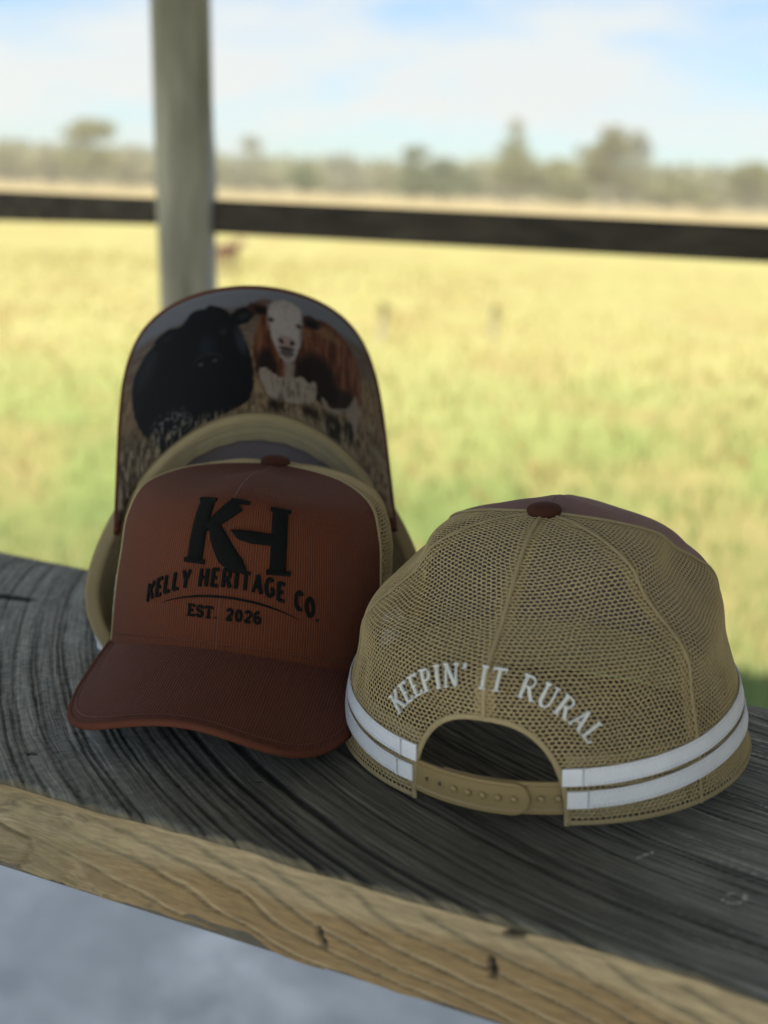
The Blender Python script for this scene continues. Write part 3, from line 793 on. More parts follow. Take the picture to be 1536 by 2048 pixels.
# --- the cap standing up behind, its printed underbrim to the camera
BL = .59
zB = Vector((0, math.sin(BL), -math.cos(BL))) ; yB = Vector((0, math.cos(BL), math.sin(BL)))
xB = yB.cross(zB)
MBm = Matrix((xB, yB, zB)).transposed().to_4x4()
MBm = Matrix.Translation((-.0722, .6746, .7815)) @ Matrix.Rotation(.1582, 4, 'Z') @ Matrix.Rotation(-.0092, 4, 'Y') @ MBm
MBi = MBm.inverted(); MBn = np.array(MBm); MBin = np.array(MBi)
def squashB(P):
    # the soft mesh flattens where the timber carries it
    Wd = P @ MBn[:3, :3].T + MBn[:3, 3]
    edge = .833 + (Wd[..., 0] + .278) * -.458 - 0.004
    lim = BENCH + .0012 - np.clip(Wd[..., 1] - edge, 0, .03) * 1.5
    Wd[..., 2] = np.where(Wd[..., 2] < lim, lim + .0008 * (Wd[..., 2] - lim), Wd[..., 2])
    return (Wd - MBn[:3, 3]) @ MBin[:3, :3].T
capB = Cap(a=.0821, b=.0974, hs=.88, Z0=-.0634, bw=.0816, bl=.0945, k2=.99, slope=.186, by0=.0272, thb=58.15, squash=squashB, pf=6.17, b0=60, sweat=.013, sides=.05)
PB_TOP, PB_S, PB_GAIN = .1766, 6500., .52
rootB = empty('trucker_cap', mat=MBm)
tag(rootB, 'upturned cap behind the KH cap, two printed cattle under its raised brim', 'cap', 'trucker caps on the timber slab')
build_cap(rootB, capB, [], strap=False, underprint=cow_print, Ha=.03)

#@@SLAB
# ------------------------------------------------------------------ timber slab bench
FD = Vector((.918, -.397)).normalized()
def slab_xy(s_, w):
    """s along the front edge, w in 0..1 from front to back"""
    f0 = np.array([-.167, .488]); fd = np.array([.918, -.397]); fd = fd / np.linalg.norm(fd)
    b0 = np.array([-.278, .8333]); bd = np.array([.909, -.417]); bd = bd / np.linalg.norm(bd)
    # start of back line is the point facing f0
    s_ = np.asarray(s_, float)[..., None]; w = np.asarray(w, float)[..., None]
    off = float(np.dot(f0 - b0, bd)); b1 = b0 + bd * off
    return (f0 + fd * s_) * (1 - w) + (b1 + bd * s_) * w
RC = np.array([.40, .80])
def ring_fields(x, y):
    r = np.hypot(x - RC[0], (y - RC[1])) + .012 * (fbm(x * 6, y * 6, 71, 2) - .5) + .0012 * (fbm(x * 60, y * 60, 72, 2) - .5)
    a = np.arctan2(y - RC[1], x - RC[0]); o_ = r * 0
    g = .5 * fbm(r * 260, o_ + 3, 81, 4) + .5 * fbm(r * 380, a * 1.6, 82, 3); g2 = .6 * fbm(r * 45, o_ + 5, 91, 3) + .4 * fbm(r * 30, a * 1.6, 92, 3); g3 = .5 * vnoise(r * 800, a * 14, 95) + .5 * hash2(np.floor(r * 820), np.floor(a * 26 + 9 * hash2(np.floor(r * 820), r * 0, 7)), 96)
    return r, a, g, g2, g3
ss = np.concatenate([np.linspace(-.75, -.26, 12), np.arange(-.255, .505, .0010), np.linspace(.51, 1.1, 12)])
ws = np.linspace(0, 1, 300)
S_, W_ = np.meshgrid(ss, ws, indexing='ij')
XY = slab_xy(S_, W_)
# irregular edges
nd = np.array([.397, .918])
fe = (.0045 * (fbm(S_ * 14, S_ * 0 + 3, 5, 4) - .5) + .0035 * (fbm(S_ * 55, S_ * 0, 6, 2) - .5)) * (1 - sst(0, .08, W_))
be = (.008 * (fbm(S_ * 9, S_ * 0 + 8, 7, 3) - .5)) * sst(.9, 1, W_)
XY = XY + (fe + be)[..., None] * nd
r, a, g, g2, g3 = ring_fields(XY[..., 0], XY[..., 1])
rc_ = r * 250 + .8 * fbm(r * 30, a * 1.5, 203, 2); jr = vnoise(np.floor(rc_), rc_ * 0, 205)
lines = sst(.26, .06, np.abs(rc_ - np.floor(rc_) - .2 - .6 * jr)) * sst(.38, .70, fbm(np.floor(rc_) * 3.7, a * 2.2, 207, 3))      # fine dark checks along the rings
groove = np.maximum(sst(.38, .22, g), lines); fine = g3
Z = BENCH - .0010 * groove - .0003 * fine - .0006 * (1 - g2) - .0022 * (1 - sst(0, .020, W_)) ** 2 - .006 * sst(.97, 1, W_) ** 2
lump = fbm(XY[..., 0] * 5, XY[..., 1] * 5, 15, 3); Z = Z - .0012 * lump
tone = .56 + .62 * (g - .5) + .20 * (g2 - .5) - .46 * groove + .34 * (fine - .5) + .22 * (fbm(XY[..., 0] * 40, XY[..., 1] * 40, 211, 3) - .5)
fuzz = (fbm(XY[..., 0] * 420, XY[..., 1] * 420, 209, 2) - .5) * sst(.02, -.16, XY[..., 0]); tone = tone + .55 * fuzz + .12 * sst(.05, -.18, XY[..., 0])
scr = (hash2(np.floor(r * 900), np.floor(a * 9 + 7 * hash2(np.floor(r * 900), r * 0, 3)), 11) > .93) * sst(.10, .17, XY[..., 0]) * (fine > .35); tone = tone + .55 * scr
# paler tone at the left, darker and browner towards the middle
wx = XY[..., 0]; wy = XY[..., 1]
tone = tone + .18 * (fbm(wx * 9, wy * 9, 25, 3) - .5)
warm = np.clip(fbm(wx * 4 + 9, wy * 4, 35, 3) * .9 + .45, 0, 1) * np.exp(-((wx - .0) / .12) ** 4) * np.exp(-((wy - .43) / .13) ** 4)
for (cx_, cy_, rx_, ry_, an) in ((-.2367, .7298, .016, .0045, -14), (-.1605, .5142, .0035, .0012, -20), (-.0514, .4951, .0015, .0008, 0)):
    e = ell(wx, wy, cx_, cy_, rx_, ry_, an); k = np.clip(1.5 - e, 0, 1); tone = tone * (1 - k) - .2 * k; Z = Z - .003 * np.clip(1 - e, 0, 1)
sc1 = (np.abs((wx - .1138) * .6 - (wy - .4456) * .8) < .0006) & (np.abs(wx - .1138) < .004)
sc2 = (np.abs(ell(wx, wy, .1432, .4165, .0052, .003, 30) - 1) < .35) & (vnoise(wx * 700, wy * 700, 3) > .4)
tone = np.where(sc1 | sc2, 1.5, tone)
tone = np.clip(tone, 0, 1.5)
c0 = np.array([.024, .024, .022]); c1 = np.array([.31, .305, .262]); cw = np.array([.120, .103, .067])
colT = c0 + (c1 - c0) * tone[..., None]
colT = colT * (1 - .75 * warm[..., None]) + (c0 * .7 + (cw) * tone[..., None]) * .75 * warm[..., None]
# fresh cut fringe where the chamfer starts
fr = (1 - sst(.000, .0035, W_ - .022 * np.clip(fbm(S_ * 30, W_ * 0, 44, 4) - .30, 0, 1) - .002))[..., None]
colT = colT * (1 - fr) + np.array([.25, .21, .13]) * (.6 + .5 * g[..., None]) * fr
mb = MB(); mb.grid(np.concatenate([XY, Z[..., None]], -1))
m = Mat('weathered_timber', (.1, .1, .1), 0.7, 0.18); at = m.n('ShaderNodeVertexColor'); at.layer_name = 'tone'
gp = m.n('ShaderNodeNewGeometry'); sb_ = m.n('ShaderNodeVectorMath', operation='SUBTRACT'); sb_.inputs[1].default_value = (RC[0], RC[1], BENCH)
m.l(gp.outputs['Position'], sb_.inputs[0]); ln = m.n('ShaderNodeVectorMath', operation='LENGTH'); m.l(sb_.outputs[0], ln.inputs[0])
sp_ = m.n('ShaderNodeSeparateXYZ'); m.l(sb_.outputs[0], sp_.inputs[0]); an_ = m.math('ARCTAN2', sp_.outputs[1], sp_.outputs[0])
cb = m.n('ShaderNodeCombineXYZ'); wb = m.noise(gp.outputs['Position'], 9, 3)
m.l(m.math('ADD', m.math('MULTIPLY', ln.outputs['Value'], 700), m.math('MULTIPLY', wb, 8)), cb.inputs[0]); m.l(m.math('MULTIPLY', an_, 14), cb.inputs[1])
fn_ = m.noise(cb.outputs[0], 1.0, 4, .6)
m.color(m.mixc(1.0, at.outputs['Color'], m.ramp(fn_, [(.30, .55), (.5, 1.0), (.70, 1.45)]), 'MULTIPLY'))
m.bump(fn_, .55, .0012); M_timber = m.m
timber = mb.build('timber_bench', M_timber, None, attr={'tone': colT.reshape(-1, 3)})
tag(timber, 'thick weathered grey timber slab with curved grain that the caps rest on', 'bench')
# front hewn face and the other sides
sf = np.concatenate([np.linspace(-.75, -.26, 12), np.arange(-.255, .505, .0014), np.linspace(.51, 1.1, 12)])
vf = np.linspace(0, 1, 60)
SF, VF = np.meshgrid(sf, vf, indexing='ij')
base = slab_xy(SF, SF * 0); TH = .042
edge_off = (.0045 * (fbm(SF * 14, SF * 0 + 3, 5, 4) - .5) + .0035 * (fbm(SF * 55, SF * 0, 6, 2) - .5))
scal = fbm(SF * 16, VF * 1.6 + SF * 2, 131, 3); ridg = np.abs(fbm(SF * 11 + 4, VF * 3.2 + SF * 5, 141, 3) - .5) * 2
open_ = sst(0, .14, VF)
right = sst(-.02, .12, SF)
warp = .9 * (fbm(SF * 8, VF * 1.1, 161, 3) - .5)
contour = VF * 4.2 - SF * 26 + 2.4 * warp; cf_ = contour - np.floor(contour)
chipn = fbm(SF * 34 + 5, VF * 2.6 + SF * 6, 163, 3); chip = np.abs(chipn - .5)
bulge = (-.004 * np.sin(PI * VF) + (.0035 * (scal - .5) + .0022 * sst(.05, 0, chip)) * (1 - right) + .0016 * right * cf_) * open_
lowe = .006 * (fbm(SF * 13, SF * 0 + 31, 151, 3) - .5) * VF
XYf = base + (edge_off + bulge)[..., None] * nd
lump0 = fbm(base[..., 0] * 5, base[..., 1] * 5, 15, 3)
Zf = BENCH - .0026 - .0012 * lump0 - VF * TH + lowe
fineg = fbm(SF * 30, VF * 26 + SF * 18, 171, 4)
cB = np.array([.36, .265, .140]); cL = np.array([.56, .48, .32]); cO = np.array([.34, .30, .195])
lm = (sst(.74, .93, cf_) * (1 - sst(.97, 1, cf_)))[..., None]; dkl = sst(.16, 0, cf_)[..., None]
cR = cB * (.75 + .5 * fineg[..., None]); cR = cR * (1 - .22 * dkl) + np.array([.20, .14, .07]) * .22 * dkl; cR = cR * (1 - .75 * lm) + cL * 1.1 * .75 * lm
pale = (sst(.10, -.06, VF - .32 - .22 * (fbm(SF * 9, SF * 0, 165, 3) - .5) * 2))[..., None]; cR = cR * (1 - .85 * pale) + cL * (.7 + .6 * fineg[..., None]) * .85 * pale
cLf = cO * (.62 + .8 * fbm(SF * 24, VF * 5, 167, 4))[..., None]
ce = sst(.030, .0, chip)[..., None]; cs_ = (sst(.0, .05, chipn - .5) * sst(.14, .05, chipn - .5))[..., None]
cLf = cLf * (1 - .55 * cs_) + np.array([.20, .17, .10]) * .55 * cs_; cLf = cLf * (1 - .6 * ce) + np.array([.56, .50, .36]) * .6 * ce
wht = sst(.56, .68, fbm(SF * 12 + 3, VF * 2.6, 181, 4))[..., None]; cLf = cLf * (1 - wht * .6) + np.array([.60, .54, .40]) * wht * .6
tp = sst(.20, .02, VF + .12 * (fbm(SF * 20, SF * 0, 169, 3) - .5))[..., None]; cLf = cLf * (1 - .7 * tp) + np.array([.36, .28, .15]) * (.7 + .5 * fineg[..., None]) * .7 * tp
cF = (cLf * (1 - right[..., None]) + cR * right[..., None]) * np.array([.60, .545, .46])
crk = (sst(.007, .0, np.abs(fbm(SF * 6, VF * 2.2 + 7, 191, 3) - .5)))[..., None]; cF = cF * (1 - .5 * crk) + .05 * .5 * crk
for (sx_, vy_) in ((.1635, .62), (.235, .40), (.2418, .04)):
    k = np.clip(1.4 - ell(SF, VF * TH, sx_, vy_ * TH, .0015 if vy_ > .2 else .0045, .0050 if vy_ > .2 else .0013, -12), 0, 1)[..., None]; cF = cF * (1 - k) + .012 * k
    XYf = XYf + k * .003 * nd
mb = MB(); mb.grid(np.concatenate([XYf, Zf[..., None]], -1), flip=True)
m = Mat('hewn_timber', (.2, .2, .1), 0.75, 0.25); at = m.n('ShaderNodeVertexColor'); at.layer_name = 'tone'
o_ = m.coord('Object', (20, 20, 160), (0, 0, 0)); fn_ = m.noise(o_, 6, 5, .6)
m.color(m.mixc(1.0, at.outputs['Color'], m.ramp(fn_, [(.3, .72), (.7, 1.25)]), 'MULTIPLY')); m.bump(fn_, .5, .0012); M_hewn = m.m
mb.build('hewn_edge', M_hewn, timber, attr={'tone': cF.reshape(-1, 3)})
m = Mat('rough_timber', (.09, .08, .06), 0.85, 0.2); o_ = m.coord('Object', (3, 3, 3)); n_ = m.noise(o_, 12, 5)
m.color(m.ramp(n_, [(.3, (.05, .045, .035)), (.7, (.13, .115, .085))])); m.bump(n_, .5, .004); M_rough = m.m
mb = MB()
cs = [slab_xy(np.array(q[0]), np.array(q[1])) for q in ((-.75, .004), (1.1, .004), (1.1, .995), (-.75, .995))]
zt, zb_ = BENCH - .011, BENCH - .046
vv = [(*c, zt) for c in cs] + [(*c, zb_) for c in cs]
mb.add(vv, [(7, 6, 5, 4), (0, 4, 5, 1), (1, 5, 6, 2), (2, 6, 7, 3), (3, 7, 4, 0), (0, 1, 2, 3)])
mb.build('slab_body', M_rough, timber, smooth=False)
for sq in (-.60, .95):
    for wq in (.22, .80):
        c = slab_xy(np.array(sq), np.array(wq)); mb = MB(); R_ = Matrix.Rotation(math.atan2(-.397, .918), 3, 'Z')
        mb.box(c[0], c[1], (BENCH - .047) / 2, .07, .07, BENCH - .047, .004, R_)
        mb.build('leg', M_rough, timber, smooth=False)
#@@SETTING
# ------------------------------------------------------------------ verandah floor, roof, added shade wall, post, rail
GZ = -.60
m = Mat('concrete', (.42, .43, .44), .8, .3); o_ = m.coord('Object'); n1 = m.noise(o_, 7, 6, .6); n2 = m.noise(o_, 28, 4); n3 = m.noise(o_, 2.1, 4, .6, .6)
cc = m.mixc(m.ramp(n1, [(.35, 0.0), (.62, 1.0)]), (.46, .48, .50), (.84, .86, .87)); m.color(m.mixc(m.ramp(n3, [(.42, 0.0), (.60, .8)]), cc, (.52, .55, .57)))
m.bump(n2, .3, .003); M_conc = m.m
mb = MB(); mb.box(0, -1.3, -.30, 9.0, 7.0, .60); fl = mb.build('verandah_floor', M_conc, smooth=False)
tag(fl, kind='structure')
m = Mat('roof_underside', (.34, .33, .31), .7); o_ = m.coord('Object', (1, 8, 1)); m.color(m.ramp(m.noise(o_, 3, 4), [(.3, (.20, .19, .17)), (.7, (.32, .30, .27))])); M_roof = m.m
mb = MB(); mb.box(1.5, .30, 2.56, 6.0, 3.7, .06)
rf = mb.build('verandah_roof', M_roof, smooth=False); tag(rf, 'flat verandah roof over the timber bench', 'roof')
mb = MB()
for k in range(6): mb.box(-1.2 + k, .30, 2.47, .045, 3.6, .115)
mb.build('rafter', M_rough, rf, smooth=False)
m = Mat('shade_wall_boards', (.3, .28, .25), .7); o_ = m.coord('Object', (1, 1, 7)); m.color(m.ramp(m.noise(o_, 2, 3), [(.3, (.30, .28, .25)), (.7, (.40, .38, .34))])); M_shade_wall = m.m
mb = MB(); mb.box(2.3, .1, 1.25, .1, 3.2, 2.5); wl = mb.build('shade_wall', M_shade_wall, smooth=False); tag(wl, 'unseen board wall added right of the bench to darken that side', 'wall')  # out of view, added so the right side falls into shade

# post: squared weathered timber with two clear faces
def unproj(px, py, depth_y):
    """design helper: where the photo's pixel lies at a given distance (used once to read off sizes)"""
    d = cf + cr * ((px - 768) / 2400.) - cu * ((py - 1024) / 2400.); return CAM + d * (depth_y / d.y)
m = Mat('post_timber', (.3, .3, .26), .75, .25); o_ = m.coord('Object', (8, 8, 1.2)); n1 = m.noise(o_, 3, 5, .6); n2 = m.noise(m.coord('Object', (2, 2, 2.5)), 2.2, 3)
gx = m.n('ShaderNodeSeparateXYZ'); tcx = m.n('ShaderNodeTexCoord'); m.l(tcx.outputs['Object'], gx.inputs[0]); lit_side = m.ramp(m.math('ADD', m.math('MULTIPLY', gx.outputs[0], 20), m.math('ADD', m.math('MULTIPLY', n2, .5), .05)), [(.38, 0.0), (.55, 1.0)])  # skylight on the right side painted in as paler grey, left browner
m.color(m.mixc(lit_side, m.ramp(n1, [(.34, (.17, .155, .10)), (.66, (.40, .37, .27))]), m.ramp(n1, [(.34, (.26, .28, .28)), (.66, (.58, .60, .60))]))); m.bump(n1, .5, .006); M_post = m.m
m = Mat('galvanised_steel', (.42, .46, .50), .45, .5); m.b.inputs['Metallic'].default_value = .5; m.color(m.ramp(m.noise(m.coord('Object'), 30, 3), [(.3, (.12, .135, .155)), (.7, (.20, .22, .25))])); M_steel = m.m
PY = 1.95
t0 = unproj(360, 0, PY); t1 = unproj(381, 600, PY)
axis = (t0 - t1) / (t0.z - t1.z)
post = empty('verandah_post', loc=(t1.x - axis.x * t1.z, PY - 0, 0))
tag(post, 'weathered square timber verandah post that carries the dark rail', 'post')
mb = MB(); n = 60; rows = []
for k in range(n + 1):
    z = 2.53 * k / n; cx_ = axis.x * z; rw = []
    for q in np.linspace(0, 2 * PI, 40, endpoint=False):
        R_ = .0470 + .0022 * math.sin(z * 5 + q) + .0065 * math.exp(-((z - 1.03) / .06) ** 2) * max(math.cos(q + .5), 0)
        R_ *= 1 + .045 * math.cos(4 * (q - rad(48))) + .010 * math.sin(9 * q + z * 2)          # a log dressed to blunt corners
        rw.append((cx_ + R_ * math.cos(q), R_ * math.sin(q), z))
    rows.append(rw)
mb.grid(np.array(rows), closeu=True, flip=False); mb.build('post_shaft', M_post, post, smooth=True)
# dark rail, in two lengths butting the post
m = Mat('dark_rail', (.03, .028, .022), .8, .2); o_ = m.coord('Object', (2, 14, 14)); n1 = m.noise(o_, 3, 4)
m.color(m.ramp(n1, [(.3, (.030, .024, .016)), (.72, (.085, .070, .046))])); m.bump(n1, .4, .004); M_rail = m.m
def rail(pa, pb, name, label, ea, eb):
    (xa, ya0, ya1, da), (xb, yb0, yb1, db) = pa, pb
    A0, A1, B0, B1 = unproj(xa, ya0, da), unproj(xa, ya1, da), unproj(xb, yb0, db), unproj(xb, yb1, db)
    A0, B0 = A0 + (A0 - B0) * ea, B0 + (B0 - A0) * eb; A1, B1 = A1 + (A1 - B1) * ea, B1 + (B1 - A1) * eb
    zt_ = .5 * (A0.z + B0.z); dep = .045; rows = []
    dirv = Vector((B0.x - A0.x, B0.y - A0.y, 0)).normalized(); nv = Vector((-dirv.y, dirv.x, 0))
    n_ = 30
    for k in range(n_ + 1):
        f = k / n_; T = A0.lerp(B0, f); Bt = A1.lerp(B1, f); j = 0.0
        b_ = .005
        sec = [T + Vector((0, 0, -b_)), T + nv * b_, T + nv * (dep - b_), T + nv * dep + Vector((0, 0, -b_)), Bt + nv * dep + Vector((0, 0, b_)), Bt + nv * (dep - b_), Bt + nv * b_, Bt + Vector((0, 0, b_))]
        rows.append([tuple(v + Vector((0, 0, j))) for v in sec])
    mb = MB(); mb.grid(np.array(rows), closeu=True)
    mb.f.append(tuple(range(8))); mb.f.append(tuple(mb.n - 8 + i for i in reversed(range(8))))
    o = mb.build(name, M_rail, smooth=False); tag(o, label, 'rail'); return o
rail((0, 382, 442, 2.16), (318, 397, 450, 1.965), 'verandah_rail', 'dark timber rail running left from the post across the field', 3.2, 0)
rail((405, 398, 466, 1.93), (1536, 451, 526, 1.72), 'verandah_rail', 'dark timber rail running right from the post to the picture edge', 0, 1.2)

# far ends of the rails land on further posts out of frame
# ------------------------------------------------------------------ the field
m = Mat('pasture', (.3, .3, .1), .95, .05); gp = m.n('ShaderNodeNewGeometry'); pos = gp.outputs['Position']
mpn = m.n('ShaderNodeMapping'); mpn.inputs['Scale'].default_value = (1, .55, 1); m.l(pos, mpn.inputs['Vector'])
sp_ = m.n('ShaderNodeSeparateXYZ'); m.l(pos, sp_.inputs[0])
nA = m.noise(mpn.outputs[0], .33, 5, .6, .3); nB = m.noise(mpn.outputs[0], .8, 3, .5); nC = m.noise(mpn.outputs[0], 6, 4, .6); nD = m.noise(mpn.outputs[0], .045, 4)
far = m.math('ADD', m.math('MULTIPLY', m.math('SUBTRACT', sp_.outputs[1], 4.5), .115), m.math('MULTIPLY', m.math('ADD', m.math('SUBTRACT', nA, .5), .03), 1.1))
c1 = m.ramp(far, [(.0, (.15, .21, .07)), (.38, (.30, .34, .11)), (.70, (.40, .40, .145)), (1.0, (.47, .43, .17))])
c2 = m.mixc(m.ramp(nB, [(.46, 0.0), (.62, .60)]), c1, (.44, .33, .14))
c3 = m.mixc(m.ramp(nC, [(.35, .18), (.62, 0.0)]), c2, (.10, .13, .035))
c4 = m.mixc(m.ramp(nD, [(.45, 0.0), (.65, .5)]), c3, (.42, .36, .12))
tan = m.ramp(m.math('MULTIPLY', sp_.outputs[1], .004), [(.35, 0.0), (.50, .9)])
m.color(m.mixc(tan, c4, (.46, .36, .18))); m.bump(nC, .6, .05); M_field = m.m
mb = MB()
rr = [0.01, 3, 5, 8, 12, 18, 27, 40, 60, 90, 140, 220, 350, 550, 900, 1500, 2600, 4200]
P = np.array([[(q * math.cos(x), q * math.sin(x), GZ - .01 + (0 if q < 6 else .10 * (vnoise(np.array([q * math.cos(x) * .2]), np.array([q * math.sin(x) * .2]), 4)[0] - .5)) ) for x in np.linspace(0, 2 * PI, 72, endpoint=False)] for q in rr])
mb.grid(P, closeu=True); gr = mb.build('grass_field', M_field); tag(gr, kind='structure')
#@@GRASS
rng = np.random.default_rng(7)
m = Mat('grass_blades', (.2, .25, .08), .9, .05); oi = m.n('ShaderNodeVertexColor'); oi.layer_name = 'tone'; m.color(oi.outputs['Color']); M_grass = m.m
N = 9000
y = 3.2 + 26 * rng.random(N) ** 1.9; x = (rng.random(N) * 2 - 1) * (y * .40 + .4)
cl = fbm(x * .9, y * .6, 77, 4); keep = cl > -1; x, y, cl = x[keep], y[keep], cl[keep]; N = len(x)
h = (.03 + .10 * rng.random(N) * cl) * (1 + y * .02); w = .006 + .0016 * y; an = rng.random(N) * PI; lx = (rng.random(N) - .5) * h; ly = (rng.random(N) - .5) * h
cx_, cy_ = np.cos(an) * w, np.sin(an) * w
V = np.stack([np.stack([x - cx_, y - cy_, np.full(N, GZ - .02)], 1), np.stack([x + cx_, y + cy_, np.full(N, GZ - .02)], 1), np.stack([x + lx, y + ly, GZ + h], 1)], 1)
mb = MB(); mb.add(V.reshape(-1, 3), np.arange(3 * N).reshape(-1, 3).tolist())
fz = np.clip((y - 4.5) * .10 + (fbm(x * .35, y * .2, 78) - .5) * .8 + .15, 0, 1)[:, None]
tone = (np.array([.21, .29, .10]) * (1 - fz) + np.array([.44, .40, .15]) * fz) * (.92 + .16 * rng.random((N, 1)))
br_ = (rng.random((N, 1)) < .12); tone = np.where(br_, np.array([.36, .25, .11]), tone)
go = mb.build('pasture_grass', M_grass, smooth=False, attr={'tone': np.repeat(tone, 3, 0)}); tag(go, 'long green and straw coloured pasture grass', 'grass', kind='stuff')

def at_px(px, dist):
    """ground point below a picture column at a distance"""
    p = unproj(px, 420, dist); return p.x, dist
M_stump = Mat('stump_timber', (.36, .32, .20), .9, .1).m
for px, dist, hh_, lb in ((772, 13.5, .42, 'short grey stump post in the field nearest the middle'), (1000, 14.5, .36, 'short grey stump post in the field, right of the middle one')):
    fx, fy = at_px(px, dist); mb = MB()
    mb.tube([(0, 0, -.05), (.01, 0, hh_ * .5), (.02, .01, hh_)], [.045, .042, .038], 10)
    o = mb.build('stump_post', M_stump); o.location = (fx, fy, GZ); tag(o, lb, 'post', 'stump posts in the field')

# calf far off beside the post
m = Mat('calf_coat', (.16, .06, .05), .8); m.color(m.ramp(m.noise(m.coord('Object'), 6, 3), [(.3, (.10, .035, .03)), (.7, (.20, .08, .06))])); M_calf = m.m
def skin_mesh(name, joints, edges, mat, parent=None):
    me = bpy.data.meshes.new(name); me.from_pydata([j[0] for j in joints], edges, [])
    o = bpy.data.objects.new(name, me); C.objects.link(o)
    sk = o.modifiers.new('skin', 'SKIN'); sl = me.skin_vertices[0] if me.skin_vertices else None
    if sl is None:
        bm = bmesh.new(); bm.from_mesh(me); bm.verts.layers.skin.verify(); bm.to_mesh(me); bm.free(); sl = me.skin_vertices[0]
    for k, j in enumerate(joints): sl.data[k].radius = (j[1], j[1])
    sl.data[0].use_root = True
    sb_ = o.modifiers.new('sub', 'SUBSURF'); sb_.levels = 2; sb_.render_levels = 2
    dg = bpy.context.evaluated_depsgraph_get(); m2 = bpy.data.meshes.new_from_object(o.evaluated_get(dg))
    o.modifiers.clear(); o.data = m2; m2.materials.clear(); m2.materials.append(mat)
    for p in m2.polygons: p.use_smooth = True
    if parent: o.parent = parent
    return o
J = [((0, 0, .62), .15), ((.28, 0, .63), .16), ((-.28, 0, .62), .16), ((.44, 0, .70), .10), ((.56, 0, .82), .075), ((.66, 0, .84), .075), ((.80, 0, .76), .045),
     ((.30, .09, .42), .05), ((.31, .09, .22), .032), ((.31, .09, .02), .035), ((.30, -.09, .42), .05), ((.31, -.09, .22), .032), ((.31, -.09, .02), .035),
     ((-.30, .10, .45), .07), ((-.38, .10, .24), .034), ((-.35, .10, .02), .035), ((-.30, -.10, .45), .07), ((-.38, -.10, .24), .034), ((-.35, -.10, .02), .035),
     ((-.46, 0, .62), .02), ((-.50, 0, .35), .016), ((.60, .12, .86), .02), ((.60, -.12, .86), .02)]
Ed = [(0, 1), (0, 2), (1, 3), (3, 4), (4, 5), (5, 6), (1, 7), (7, 8), (8, 9), (1, 10), (10, 11), (11, 12), (2, 13), (13, 14), (14, 15), (2, 16), (16, 17), (17, 18), (2, 19), (19, 20), (5, 21), (5, 22)]
calf = skin_mesh('calf', J, Ed, M_calf)
cx_, cy_ = at_px(452, 24.0); calf.location = (cx_, cy_, GZ - .02); calf.rotation_euler = (0, 0, rad(62)); calf.scale = (.78, .78, .70)
tag(calf, 'small dark red calf grazing far off in the field beside the post', 'calf')

#@@TREES
m = Mat('foliage', (.1, .12, .05), .9, .1); oi = m.n('ShaderNodeVertexColor'); oi.layer_name = 'tone'; m.color(oi.outputs['Color']); M_leaf = m.m
m = Mat('bark', (.3, .27, .22), .9, .1); m.color(m.ramp(m.noise(m.coord('Object'), .8, 4), [(.3, (.20, .17, .13)), (.7, (.42, .38, .32))])); M_bark = m.m
def foliage(n, blobs, size, base, rg, spread=.25):
    V = []; Cc = []
    wsum = sum(b[3] * b[4] for b in blobs)
    for (bx, by, bz, brx, brz) in blobs:
        k = max(20, int(n * brx * brz / wsum)); d = rg.normal(size=(k, 3)); d /= np.linalg.norm(d, axis=1, keepdims=True)
        rr_ = (rg.random(k) ** .45)[:, None]; c = np.array([bx, by, bz]) + d * rr_ * np.array([brx, brx, brz])
        a_ = rg.normal(size=(k, 3)); a_ /= np.linalg.norm(a_, axis=1, keepdims=True); b_ = np.cross(a_, rg.normal(size=(k, 3))); b_ /= np.linalg.norm(b_, axis=1, keepdims=True)
        s_ = size * (.6 + .8 * rg.random((k, 1)))
        V.append(np.stack([c - a_ * s_, c - b_ * s_ * .6, c + a_ * s_, c + b_ * s_ * .6], 1))
        t = np.array(base) * (.65 + .7 * rg.random((k, 1))) * (.85 + .3 * rg.random())
        Cc.append(np.repeat(t, 4, 0))
    return np.concatenate(V).reshape(-1, 3), np.concatenate(Cc)
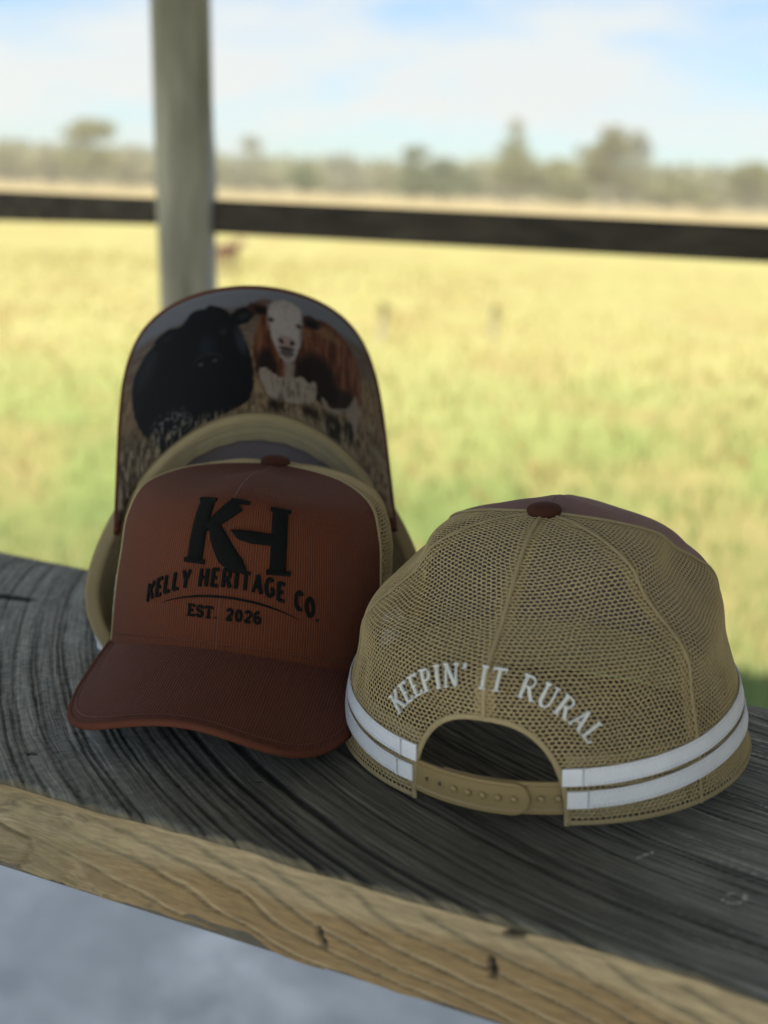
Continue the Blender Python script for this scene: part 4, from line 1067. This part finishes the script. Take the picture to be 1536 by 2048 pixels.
def tree(px, topy, basey, wpx, dist, colr, label, shape='round', n=2600, group='trees along the far side of the field', name='gum_tree', seed=1, bare=0.0):
    rg = np.random.default_rng(seed)
    x_, y_ = at_px(px, dist); sc = dist / 2400 / cf.y * .97
    H_ = (basey - topy) * sc * 1.12 + 1.4; Wd = wpx * sc * 1.5; root = empty(name, loc=(x_, y_, GZ - .05)); tag(root, label, 'tree', group)
    blobs = []
    nb = 9 if shape != 'tall' else 8
    for k in range(nb):
        q = rg.random(); z = H_ * (.30 + .58 * q) if shape != 'bush' else H_ * (.22 + .5 * q)
        env = {'round': math.sin(PI * min(max((z / H_ - .12) / .92, 0), 1)) ** .6, 'tall': .75 * math.sin(PI * min((z / H_), .97)) ** .5, 'bush': math.cos(PI / 2 * min(z / H_ * .85, 1)) ** .5}[shape]
        ang = rg.random() * 2 * PI; off = Wd * .33 * env * rg.random() ** .5
        blobs.append((math.cos(ang) * off, math.sin(ang) * off * .8, z, Wd * (.15 + .10 * rg.random()), H_ * (.10 + .07 * rg.random())))
    blobs.append((0, 0, H_ * .86, Wd * .14, H_ * .13))
    V, Cc = foliage(n, blobs, max(.22, Wd * .022), colr, rg)
    mb = MB(); mb.add(V, np.arange(len(V)).reshape(-1, 4).tolist()); mb.build('crown', M_leaf, root, smooth=False, attr={'tone': Cc})
    mb = MB(); r_ = H_ * .022
    mb.tube([(0, 0, -.3), (.1, 0, H_ * .25), (.02, .1, H_ * .55), (0, 0, H_ * .85)], [r_, r_ * .8, r_ * .5, r_ * .15], 8)
    for b in blobs[:6]: mb.tube([(0.05, 0, b[2] * .45), (b[0] * .5, b[1] * .5, b[2] * .75), (b[0], b[1], b[2])], [r_ * .4, r_ * .28, r_ * .08], 6)
    mb.build('trunk', M_bark, root)
OL, PALE, DK, GY = (.25, .25, .11), (.34, .32, .19), (.16, .19, .08), (.32, .33, .24)
TR = [(178, 256, 362, 125, 260, OL, 'round gum tree standing highest left of the post', 'round'),
      (95, 300, 362, 90, 290, PALE, 'low spreading tree at the far left field edge', 'bush'),
      (268, 300, 364, 80, 280, PALE, 'pale low tree just left of the post', 'bush'),
      (497, 298, 386, 60, 270, GY, 'thin pale tree just right of the post', 'tall'),
      (603, 342, 392, 70, 250, DK, 'small dark conical tree right of the post', 'bush'),
      (690, 330, 396, 80, 300, GY, 'pale grey tree between the dark conical tree and the dark pair', 'round'),
      (822, 318, 400, 70, 255, DK, 'taller pointed tree of the dark pair near the middle', 'tall'),
      (880, 338, 403, 150, 260, DK, 'broad dark round bush tree at the right of the dark pair', 'bush'),
      (1022, 276, 412, 92, 245, OL, 'tall narrow gum tree near the middle of the skyline', 'tall'),
      (1110, 345, 416, 130, 250, OL, 'low olive bush tree between the two tallest gums', 'bush'),
      (1212, 288, 420, 120, 240, (.21, .20, .09), 'wide tall gum tree with open crown on the right', 'round'),
      (1262, 300, 424, 90, 262, GY, 'pale open tree leaning right behind the wide gum', 'round'),
      (1345, 378, 428, 130, 255, OL, 'low rounded tree right of the wide gum', 'bush'),
      (1425, 384, 431, 110, 270, PALE, 'low pale tree near the right edge', 'bush'),
      (1508, 352, 434, 95, 250, OL, 'gum tree at the right edge of the photo', 'round'),
      (8, 290, 358, 60, 260, PALE, 'pale tree cut by the left picture edge', 'round')]
for k, (px, ty, by, wp, ds, cl_, lb, sh_) in enumerate(TR):
    tree(px, ty, by, wp, ds, cl_, lb, sh_, seed=10 + k)
# the low far wood behind reads as one mass
rg = np.random.default_rng(99); blobs = []
for k in range(240):
    px = -120 + 1800 * k / 239 + rg.normal() * 6; ds = 330 + 50 * rg.random(); x_, y_ = at_px(px, ds)
    hz = 357 + px * .04; rise = (58 if px < 320 else 50 if px < 950 else 64) + 12 * rg.random(); zt = rise * ds / 2400
    blobs.append((x_, y_, GZ + zt * .55 + .8, 4.0 + 2 * rg.random(), zt * .5 + .9))
V, Cc = foliage(46000, blobs, .75, (.27, .27, .14), rg)
mb = MB(); mb.add(V, np.arange(len(V)).reshape(-1, 4).tolist()); o = mb.build('far_wood', M_leaf, smooth=False, attr={'tone': Cc}); tag(o, 'low hazy belt of scrub along the horizon', 'wood', kind='stuff')

# ------------------------------------------------------------------ the air over the paddock
hm_ = bpy.data.materials.new('air'); hm_.use_nodes = True; hn = hm_.node_tree; hn.nodes.clear()
ho = hn.nodes.new('ShaderNodeOutputMaterial'); hv = hn.nodes.new('ShaderNodeVolumePrincipled')
hv.inputs['Color'].default_value = (.97, .98, .98, 1); hv.inputs['Density'].default_value = .0008; hv.inputs['Anisotropy'].default_value = .3
hn.links.new(hv.outputs[0], ho.inputs['Volume'])
mb = MB(); mb.box(0, 200, 14, 900, 560, 32); hz = mb.build('haze', hm_, smooth=False); tag(hz, 'thin pale haze in front of the far trees', 'haze', kind='stuff')
scene.cycles.volume_bounces = 1
